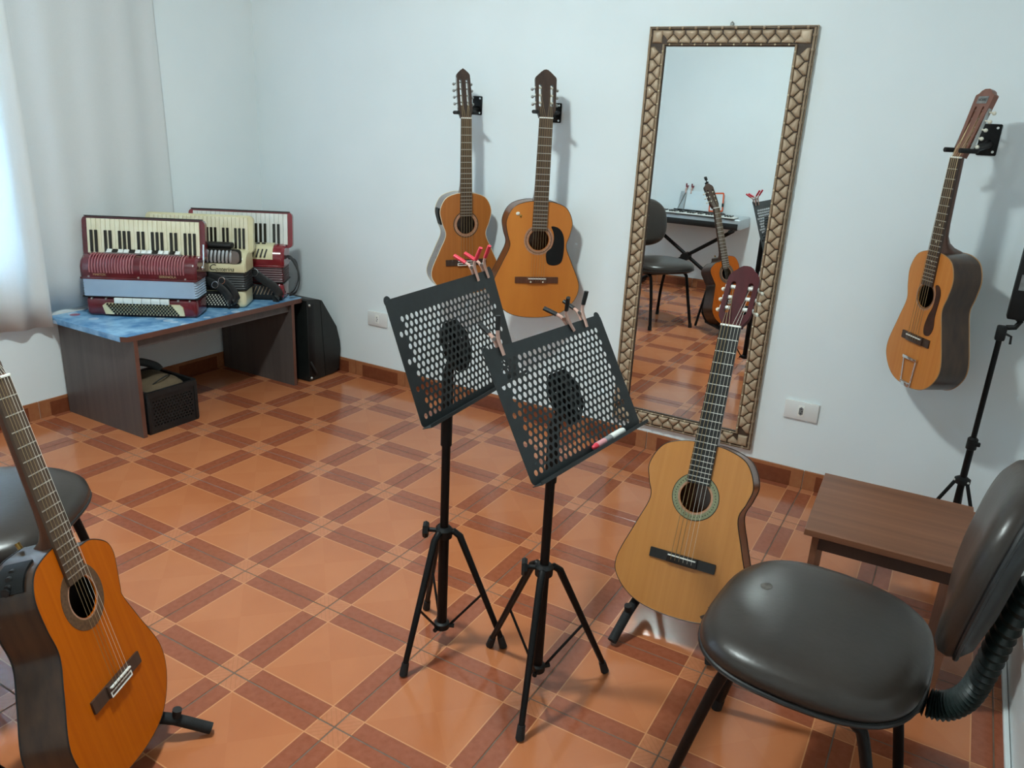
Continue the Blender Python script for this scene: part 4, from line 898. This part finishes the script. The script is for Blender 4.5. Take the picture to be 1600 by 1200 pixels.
# ------------------------------------------------------------------ music stands
def music_stand(base, B, yaw, tilt, Wd, Hd, feet, label, zs):
    t = thing('music_stand', label, 'music stand', loc=(base[0], base[1], 0), group='black perforated music stands')
    o = Vector((base[0], base[1], 0))
    nh = Vector((math.sin(yaw), -math.cos(yaw), 0)); rt_ = Vector((math.cos(yaw), math.sin(yaw), 0)); up_ = Vector((0, 0, 1)) * math.cos(tilt) - nh * math.sin(tilt); nn = rt_.cross(up_)
    Mt = basis(Vector(B) - o, rt_, up_, nn)          # tray frame: x right, y up, z toward reader
    hs = []; pw, ph = 0.0186, 0.0154
    rows = int((Hd - 0.040) / ph)
    for r_ in range(rows):
        y = 0.022 + r_ * ph; n = int((Wd - 0.05) / pw)
        for c in range(n + 1):
            x = -Wd / 2 + 0.024 + c * pw + (pw / 2 if r_ % 2 else 0)
            if x > Wd / 2 - 0.022: continue
            if c in (0,) and r_ % 4 in (1, 2, 3): continue
            if c in (n,) and r_ % 4 in (0, 1, 2): continue
            hs.append(circ(x, y, 0.0066, 10))
    tr = MB(Mt); tr.plate(rrect(Wd, Hd, 0.012, 4, 0, Hd / 2), hs, -0.0006, 0.0006); tray = tr.build('desk', 'tray', t, smooth=0, label='perforated sheet metal desk')
    MB(Mt).plate([(-Wd / 2, -0.001), (Wd / 2, -0.001), (Wd / 2, 0.0005), (-Wd / 2, 0.0005)], [], -0.0006, 0.024).build('ledge', 'tray', tray, smooth=0)
    MB(Mt).box((0, 0.003, 0.024), (Wd, 0.008, 0.0014)).build('ledge_lip', 'tray', tray, smooth=0)
    for sx in (-1, 1):
        MB(Mt).plate(circ(sx * (Wd / 2 - 0.012), Hd - 0.004, 0.012, 16), [], -0.0022, -0.0006).build('corner_ear', 'tray', tray, smooth=0)
    # bracket behind desk
    hexh = [circ(x, y, 0.0055, 8) for x, y in ((-0.03, 0.10), (0.0, 0.10), (0.03, 0.10), (-0.015, 0.125), (0.015, 0.125), (-0.03, 0.15), (0.0, 0.15), (0.03, 0.15), (0.0, 0.18))]
    MB(Mt).plate([(-0.022, 0.075), (0.022, 0.075), (0.055, 0.105), (0.06, 0.155), (0.03, 0.195), (-0.03, 0.195), (-0.06, 0.165), (-0.055, 0.105)], hexh, -0.016, -0.012).build('bracket_plate', 'black', t, smooth=0)
    MB(Mt).box((0, 0.135, -0.0065), (0.02, 0.10, 0.011)).build('spacer', 'black', t, smooth=0)
    pt = Mt @ Vector((0, 0.11, -0.03))
    ztop = pt.z
    MB(Mt).box((0, 0.11, -0.022), (0.026, 0.05, 0.014), bev=0.003).build('swivel', 'black', t)
    MB().tube([(0, 0, zs - 0.02), (0, 0, zs), (0, 0, zs + 0.002), (0, 0, ztop - 0.05), tuple(Vector((0, 0, ztop - 0.03)).lerp(pt, 0.35)), tuple(pt)], [0.0145, 0.0145, 0.0145, 0.0145, 0.011, 0.009], 16).build('upper_tube', 'black', t)
    zh = 0.348
    MB().cyl((0, 0, zh - 0.01), (0, 0, zs), 0.0112).build('pole', 'black', t)
    MB().cyl((0, 0, 0.05), (0, 0, zh), 0.0138).build('lower_tube', 'black', t)
    MB().lathe([(0.015, zh - 0.022), (0.022, zh - 0.018), (0.023, zh + 0.004), (0.016, zh + 0.012)], 20).build('hub', 'blackp', t)
    kd = (CAM - o); kd = Vector((-0.88, -0.48, 0))
    MB().cyl(tuple(kd * 0.02 + Vector((0, 0, zh))), tuple(kd * 0.045 + Vector((0, 0, zh))), 0.006).lathe([(0.004, -0.007), (0.020, -0.007), (0.0235, 0.0), (0.020, 0.007), (0.004, 0.007)], 7, tuple(kd * 0.048 + Vector((0, 0, zh))), kd.to_track_quat('Z', 'Y').to_matrix().to_4x4()).build('clamp_knob', 'blackp', t)
    MB().lathe([(0.015, 0.045), (0.021, 0.048), (0.021, 0.064), (0.015, 0.068)], 16).build('lower_collar', 'blackp', t)
    for fx, fy in feet:
        f = Vector((fx - base[0], fy - base[1], 0)); d = f.normalized(); Lr = f.length
        a = d * 0.026 + Vector((0, 0, zh)); sh_ = d * 0.042 + Vector((0, 0, zh - 0.012)); e = f + Vector((0, 0, 0.012))
        lg = MB().tube([tuple(d * 0.012 + Vector((0, 0, zh - 0.004))), tuple(a), tuple(sh_), tuple(sh_.lerp(e, 0.97))], [0.008, 0.009, 0.0095, 0.0075], 12).build('leg', 'black', t)
        MB().tube([tuple(sh_.lerp(e, 0.93)), tuple(f + Vector((0, 0, 0.004)))], [0.0095, 0.011], 12).ball(tuple(f + Vector((0, 0, 0.006))), (0.011, 0.011, 0.006)).build('rubber_foot', 'rubber', lg)
        m_ = sh_.lerp(e, 0.52)
        MB().tube([tuple(d * 0.02 + Vector((0, 0, 0.056))), tuple(m_)], 0.0035, 8).build('brace', 'black', t)
        MB().tube([tuple(d * 0.014 + Vector((0, 0, 0.056))), tuple(d * 0.034 + Vector((0, 0, 0.056)))], 0.006, 8).build('brace_lug', 'blackp', t)
    return t, Matrix.Translation(o) @ Mt
B1 = ((1.140 + 1.117) / 2, (-0.854 - 0.378) / 2, 0.7355); B2 = ((1.423 + 1.478) / 2, (-0.869 - 0.410) / 2, 0.686)
_, MS1 = music_stand((1.046, -0.621), B1, R(93.4), R(20.6), 0.477, 0.286, ((1.045, -0.79), (1.202, -0.548), (0.924, -0.524)), 'black perforated music stand, left of the two, carrying red-handled clothespins', 0.612)
_, MS2 = music_stand((1.348, -0.629), B2, R(84.1), R(29.4), 0.463, 0.287, ((1.407, -0.815), (1.478, -0.483), (1.168, -0.564)), 'black perforated music stand, right of the two, carrying black-handled clothespins', 0.60)

def clothespin(M, gripm, label, spread=0.30, tilt=0.0, group='clothespins on the music stands'):
    """local z up along the pin, x across the jaws; jaws grip the sheet at the origin"""
    t = thing('clothespin', label, 'clothespin', M=M @ Matrix.Rotation(tilt, 4, 'Y'), group=group)
    for s in (-1, 1):
        P = [(s * 0.0042, 0, -0.016), (s * 0.0045, 0, 0.0), (s * 0.0052, 0, 0.018), (s * 0.0085, 0, 0.03), (s * (0.010 + spread * 0.035), 0, 0.058)]
        a = MB().tube(P, [0.0026, 0.0030, 0.0034, 0.0034, 0.003], 8, flat=[0.0048] * 5, upv=(1, 0, 0)).build('arm', 'pinwood', t)
        q0 = Vector(P[3]).lerp(Vector(P[4]), 0.25); q1 = Vector(P[4]) + (Vector(P[4]) - Vector(P[3])).normalized() * 0.006
        MB().tube([tuple(q0), tuple(q0.lerp(q1, 0.5)), tuple(q1)], [0.0046, 0.0050, 0.0048], 10, flat=[0.0064] * 3, upv=(1, 0, 0)).build('grip', gripm, a)
    MB().tube([(0, -0.007, 0.022), (0, 0.007, 0.022)], 0.0042, 10).build('spring', 'steel', t)
    return t
def on_tray(MS, Wd, Hd, s, y=None, rot=0.0):
    # pin frame: x = tray normal, z = tray up
    return MS @ Matrix.Translation((-Wd / 2 + s * Wd, (Hd if y is None else y), 0)) @ Matrix(((0, -1, 0, 0), (0, 0, 1, 0), (1, 0, 0, 0), (0, 0, 0, 1))).inverted().transposed() @ Matrix.Rotation(rot, 4, 'X')
PINM = Matrix(((0, 1, 0, 0), (0, 0, 1, 0), (1, 0, 0, 0), (0, 0, 0, 1)))   # pin x -> tray z, pin y -> tray x, pin z -> tray y
def pin(MS, Wd, Hd, s, gm, lab, spread=0.5, lean=0.0, swing=0.0):
    M = MS @ Matrix.Translation((-Wd / 2 + s * Wd, Hd - 0.004, 0)) @ Matrix.Rotation(swing, 4, 'Z') @ PINM
    clothespin(M, gm, lab, spread, lean)
pin(MS1, 0.477, 0.286, 0.815, 'pinred', 'left red-handled clothespin on top of the left music stand', 0.75, 0.0, 0.10)
pin(MS1, 0.477, 0.286, 0.925, 'pinred', 'right red-handled clothespin nearest the corner of the left music stand', 0.7, 0.0, 0.16)
pin(MS2, 0.463, 0.287, 0.12, 'pinblack', 'black-handled clothespin on the left corner of the right music stand', 0.4)
pin(MS2, 0.463, 0.287, 0.70, 'pinblack', 'wide-open black-handled clothespin past the middle of the right music stand', 0.65, 0.0, 0.32)
pin(MS2, 0.463, 0.287, 0.835, 'pinblack', 'black-handled clothespin nearest the right corner of the right music stand', 0.6, 0.0, -0.05)
# marker on the ledge of stand 2
Mm = MS2 @ Matrix.Translation((0.075, 0.0095, 0.0105)) @ Matrix.Rotation(R(90), 4, 'Y')
t = thing('marker', 'red and white marker lying on the ledge of the right music stand', 'marker', M=Mm)
MB().lathe([(0.0085, -0.002), (0.0085, 0.05), (0.007, 0.058), (0.0055, 0.06)], 14).build('cap', 'white', t)
MB().lathe([(0.0078, -0.03), (0.0078, -0.002)], 14).build('barrel', 'print_grey', t)
MB().lathe([(0.0078, -0.066), (0.0078, -0.03)], 14).build('label_band', mat('pink_band', 'c88a8e', 0.4), t)
MB().lathe([(0.002, -0.082), (0.0055, -0.078), (0.0075, -0.066)], 14).build('tip_end', 'pinred', t)

# ------------------------------------------------------------------ chairs
def chair(loc, rz, label):
    t = thing('chair', label, 'chair', loc=loc, rz=rz, group='dark vinyl office chairs')
    # seat: local +x is the front
    a, b = 0.205, 0.228
    rings = []
    for k, z in ((0.94, 0.408), (1.0, 0.416), (1.02, 0.430), (1.0, 0.446), (0.93, 0.459), (0.8, 0.4675), (0.6, 0.4725), (0.4, 0.4745), (0.2, 0.4755), (0.02, 0.476)):
        rings.append([Vector((x * k, y * k * (1 - 0.06 * (x < 0) * abs(x) / a), z - 0.010 * max(0, x * k / a) ** 2)) for x, y in supell(a, b, 3.0, 56)])
    MB().loft(rings).build('seat', 'vinyl', t, smooth=80)
    rings = [[Vector((x * k, y * k * (1 - 0.06 * (x < 0) * abs(x) / a), z)) for x, y in supell(a, b, 3.0, 56)] for k, z in ((0.6, 0.388), (0.93, 0.394), (0.985, 0.404), (0.985, 0.410), (0.9, 0.412))]
    MB().loft(rings).build('seat_shell', 'shell', t, smooth=60)
    MB().tube([(x * 1.008, y * 1.008 * (1 - 0.06 * (x < 0) * abs(x) / a), 0.4125) for x, y in supell(a, b, 3.0, 56)], 0.0055, 8, closed=True, upv=(0, 0, 1)).build('piping', 'shell', t)
    # backrest: curved padded oval
    def bp(x, y, z, off):   # y lateral, z height around centre; bow backwards at sides
        return Vector((-0.268 + 0.55 * y * y * 1.0 - 0.16 * z + off, y, 0.700 + z))
    rings = []
    ol = supell(0.185, 0.165, 2.7, 48)
    for k, off in ((0.9, -0.010), (1.0, 0.0), (1.02, 0.014), (0.99, 0.030), (0.9, 0.042), (0.7, 0.049), (0.4, 0.052), (0.05, 0.053)):
        rings.append([bp(0, y * k, z * k, off) for y, z in ol])
    MB().loft(rings).build('backrest', 'vinyl', t, smooth=80)
    rings = [[bp(0, y * k, z * k, off) for y, z in ol] for k, off in ((0.05, -0.026), (0.6, -0.024), (0.9, -0.016), (0.985, -0.004), (0.985, 0.002), (0.9, -0.004))]
    MB().loft(rings).build('back_shell', 'shell', t, smooth=60)
    MB().tube([tuple(bp(0, y * 1.012, z * 1.012, 0.001)) for y, z in ol], 0.0048, 8, closed=True).build('piping', 'shell', t)
    # corrugated sleeve over the L bar
    path = catmull([(-0.165, 0, 0.386), (-0.205, 0, 0.370), (-0.243, 0, 0.376), (-0.272, 0, 0.412), (-0.286, 0, 0.47), (-0.298, 0, 0.56), (-0.318, 0, 0.67)], 11, False)
    rr = [0.0185 + (0.004 if i % 2 else 0.0) for i in range(len(path))]
    MB().tube(path, rr, 24, flat=[r_ * 1.75 for r_ in rr], upv=(1, 0, 0.01)).build('bar_sleeve', 'sleeve', t, smooth=25)
    MB().box((-0.318, 0, 0.70), (0.020, 0.058, 0.10), bev=0.004).build('back_bracket', 'blackp', t)
    MB().box((-0.09, 0, 0.383), (0.22, 0.07, 0.012), bev=0.003).build('seat_bracket', 'black', t)
    # U frames
    for s in (-1, 1):
        y0, y1 = s * 0.155, s * 0.176
        P = [(0.215, y1, 0.008), (0.172, y0 + s * 0.006, 0.20), (0.135, y0, 0.345), (0.118, y0, 0.372), (0.085, y0, 0.383), (0.0, y0, 0.384), (-0.085, y0, 0.383), (-0.118, y0, 0.372), (-0.135, y0, 0.345), (-0.172, y0 + s * 0.006, 0.20), (-0.205, y1, 0.008)]
        MB().tube(catmull(P[:6], 5, False), 0.0112, 14).build('leg', 'black', t)
        MB().tube(catmull(P[5:], 5, False), 0.0112, 14).build('leg', 'black', t)
        for x in (0.215, -0.205):
            MB().tube([(x, y1, 0.0), (x - 0.004 * (1 if x > 0 else -1), y1, 0.03)], 0.0135, 14).build('rubber_foot', 'rubber', t)
    for x in (0.10, -0.10):
        MB().cyl((x, -0.155, 0.384), (x, 0.155, 0.384), 0.009).build('cross_tube', 'black', t)
    return t
c = chair((1.972, -0.640, 0), R(176), 'dark vinyl chair with corrugated back sleeve in the right foreground')
MB().lathe([(0.0, 0.0), (0.004, 0.0006), (0.008, 0.0014), (0.011, 0.0006), (0.0125, -0.0006)], 14, (0.118, -0.035, 0.4702), Matrix.Diagonal((1, 1.25, 1, 1))).build('worn_spot', 'vinyl_hole', c, label='worn hole in the vinyl')
chair((0.195, -1.315, 0), R(35.3), 'dark vinyl chair half hidden behind the amber cutaway guitar at left')

# ------------------------------------------------------------------ stool
t = thing('stool', 'square walnut laminate stool standing between the wall and the right chair', 'stool', loc=(2.055, 0.022, 0), rz=R(2.0))
MB().box((0, 0, 0.4115), (0.392, 0.400, 0.018), bev=0.0012, seg=1).build('stool_top', 'walnut', t, smooth=0)
for sy in (-1, 1):
    pass
for sx in (-1, 1):
    MB().box((sx * 0.168, 0, 0.2012), (0.016, 0.34, 0.4025)).build('side_panel', 'walnut', t, smooth=0)
for sy in (-1, 1):
    MB().box((0, sy * 0.155, 0.377), (0.318, 0.015, 0.05)).build('apron', 'walnut_d', t, smooth=0)

# ------------------------------------------------------------------ light stand in the right corner
t = thing('light_stand', 'black tripod light stand in the right corner behind the stool', 'stand', loc=(2.238, 0.86, 0))
MB().cyl((0, 0, 0.045), (0, 0, 0.40), 0.0115).build('lower_tube', 'black', t)
MB().cyl((0, 0, 0.385), (0, 0, 0.80), 0.0088).build('upper_tube', 'black', t)
MB().lathe([(0.012, 0.37), (0.017, 0.374), (0.017, 0.41), (0.011, 0.416)], 16).box((0.016, -0.006, 0.395), (0.018, 0.016, 0.014), bev=0.003).build('height_clamp', 'blackp', t)
MB().lathe([(0.012, 0.238), (0.026, 0.242), (0.026, 0.258), (0.014, 0.266)], 18).build('hub', 'blackp', t)
for a in (200, 315, 80):
    d = Vector((math.cos(R(a)), math.sin(R(a)), 0)); rl = 0.145
    MB().tube([tuple(d * 0.022 + Vector((0, 0, 0.25))), tuple(d * rl + Vector((0, 0, 0.010)))], 0.0062, 10).build('leg', 'black', t)
    MB().tube([tuple(d * 0.012 + Vector((0, 0, 0.09))), tuple((d * 0.022).lerp(d * rl, 0.55) + Vector((0, 0, 0.118)))], 0.0035, 8).build('brace', 'black', t)
    MB().ball(tuple(d * rl + Vector((0, 0, 0.008))), 0.0085).build('rubber_foot', 'rubber', t)
    MB().ball(tuple(d * 0.025 + Vector((0, 0, 0.252))), 0.005).build('rivet', 'screw', t)
MB().lathe([(0.012, 0.065), (0.018, 0.07), (0.018, 0.088), (0.012, 0.092)], 14).build('lower_collar', 'blackp', t)
MB().box((0.0, 0, 0.79), (0.03, 0.026, 0.05), bev=0.005).tube([(0.01, 0, 0.81), (0.035, 0, 0.815), (0.045, 0, 0.835), (0.03, 0, 0.85)], 0.009, 10).tube([(0.014, -0.005, 0.79), (0.03, -0.012, 0.785), (0.032, -0.014, 0.76)], 0.004, 8).build('tilt_clamp', 'blackp', t)
pn = MB(Matrix.Translation((0.055, 0.0, 0.965)) @ Matrix.Rotation(R(0), 4, 'Y')); pn.box((0, 0, 0), (0.105, 0.05, 0.245), bev=0.006); pno = pn.build('battery_panel', 'blackp', t)
MB().box((-0.022, -0.0262, -0.01 + 0.965), (0.016, 0.0012, 0.05)).build('label', 'print_grey', pno).location = (0.045, 0, 0.01)
MB().cyl((0.05, 0, 1.085), (0.052, 0, 1.45), 0.012).build('top_rod', 'black', t)

# ------------------------------------------------------------------ keyboard on X stand by the far wall (seen in the mirror)
KX, KY = -0.02, -2.63
t = thing('keyboard_stand', 'black folding X stand under the silver keyboard', 'keyboard stand', loc=(KX, KY, 0))
MB().tube([(-0.42, 0.017, 0.03), (0.39, 0.017, 0.573)], 0.016, 12).build('leg', 'black', t)
MB().tube([(0.42, -0.017, 0.03), (-0.39, -0.017, 0.573)], 0.016, 12).build('leg', 'black', t)
for x in (-0.42, 0.42): MB().cyl((x, -0.17, 0.016), (x, 0.17, 0.016), 0.015).build('foot_bar', 'black', t)
for x in (-0.39, 0.39): MB().cyl((x, -0.15, 0.578), (x, 0.15, 0.578), 0.0135).build('support_bar', 'foam', t)
MB().cyl((0.0, -0.045, 0.305), (0.0, 0.06, 0.305), 0.036).build('hinge', 'blackp', t)
t = thing('keyboard', 'silver electronic keyboard on the X stand, seen in the mirror', 'keyboard', loc=(KX, KY, 0.592))
MB().box((0, -0.02, 0.045), (0.94, 0.33, 0.09), bev=0.012, seg=3).build('case', 'kb_silver', t)
MB().box((0, 0.147, 0.028), (0.90, 0.006, 0.05), bev=0.002).build('front_panel', 'shell', t)
kk = MB().box((0, 0.092, 0.0915), (0.84, 0.135, 0.004)).build('key_bed', 'ink', t)
for i in range(36): MB().box((-0.406 + i * 0.0232, 0.092, 0.096), (0.0222, 0.13, 0.010), bev=0.001, seg=1).build('white_key', 'ivory_w', kk)
for i in range(35):
    if [1, 1, 0, 1, 1, 1, 0][i % 7]: MB().box((-0.394 + i * 0.0232, 0.07, 0.105), (0.012, 0.085, 0.010), bev=0.001, seg=1).build('black_key', 'bkey', kk)
MB().box((0, -0.06, 0.092), (0.6, 0.06, 0.004)).build('control_strip', 'shell', t)
MB(Matrix.Translation((0.03, -0.125, 0.09)) @ Matrix.Rotation(R(14), 4, 'X')).box((0, 0, 0.006), (0.46, 0.05, 0.012), bev=0.003).build('rest_base', 'shell', t)
Mr = Matrix.Translation((0.03, -0.135, 0.094)) @ Matrix.Rotation(R(12), 4, 'X')
MB(Mr).plate(rrect(0.40, 0.16, 0.01, 4, 0, 0.085), [], -0.002, 0.0, Matrix(((1, 0, 0, 0), (0, 0, -1, 0), (0, 1, 0, 0), (0, 0, 0, 1)))).build('music_rest', 'kb_silver', t, smooth=0)
for a, b in (((-0.205, 0.002), (-0.155, 0.156)), ((-0.148, 0.002), (-0.148, 0.146))): MB(Mr).tube([(a[0], 0.006, a[1]), (b[0], 0.006, b[1])], 0.004, 8).build('page_holder', 'steel', t)
KM = Matrix.Translation((KX, KY, 0.592)) @ Mr
t = thing('sheet_music', 'pale blue sheet of paper resting on the silver keyboard', 'sheet', M=KM @ Matrix.Translation((-0.03, 0.004, 0.008)))
MB().box((0, 0, 0.085), (0.22, 0.0012, 0.165)).build('page', 'paper', t, smooth=0)
t = thing('tablet', 'small orange framed tablet standing on the keyboard music rest', 'tablet', M=KM @ Matrix.Translation((0.145, 0.010, 0.010)) @ Matrix.Rotation(R(-6), 4, 'Y'))
MB().plate(rrect(0.125, 0.165, 0.012, 4, 0, 0.085), [rrect(0.105, 0.140, 0.006, 3, 0, 0.085)], -0.005, 0.005, Matrix(((1, 0, 0, 0), (0, 0, -1, 0), (0, 1, 0, 0), (0, 0, 0, 1)))).build('bumper', 'orange', t, smooth=0)
MB().box((0, 0, 0.085), (0.106, 0.004, 0.141)).build('screen', 'screen', t, smooth=0)
MB().box((0.057, 0.004, 0.06), (0.014, 0.012, 0.03), bev=0.003).build('corner_grip', 'blackp', t)
for x, lab in ((-0.125, 'left red-tipped clothespin on the keyboard page holder'), (-0.075, 'right red-tipped clothespin on the keyboard page holder')):
    clothespin(KM @ Matrix.Translation((x - 0.03, 0.006, 0.165)) @ Matrix.Rotation(R(90), 4, 'Z'), 'pindark', lab, 0.4, R(-12), 'clothespins on the keyboard')
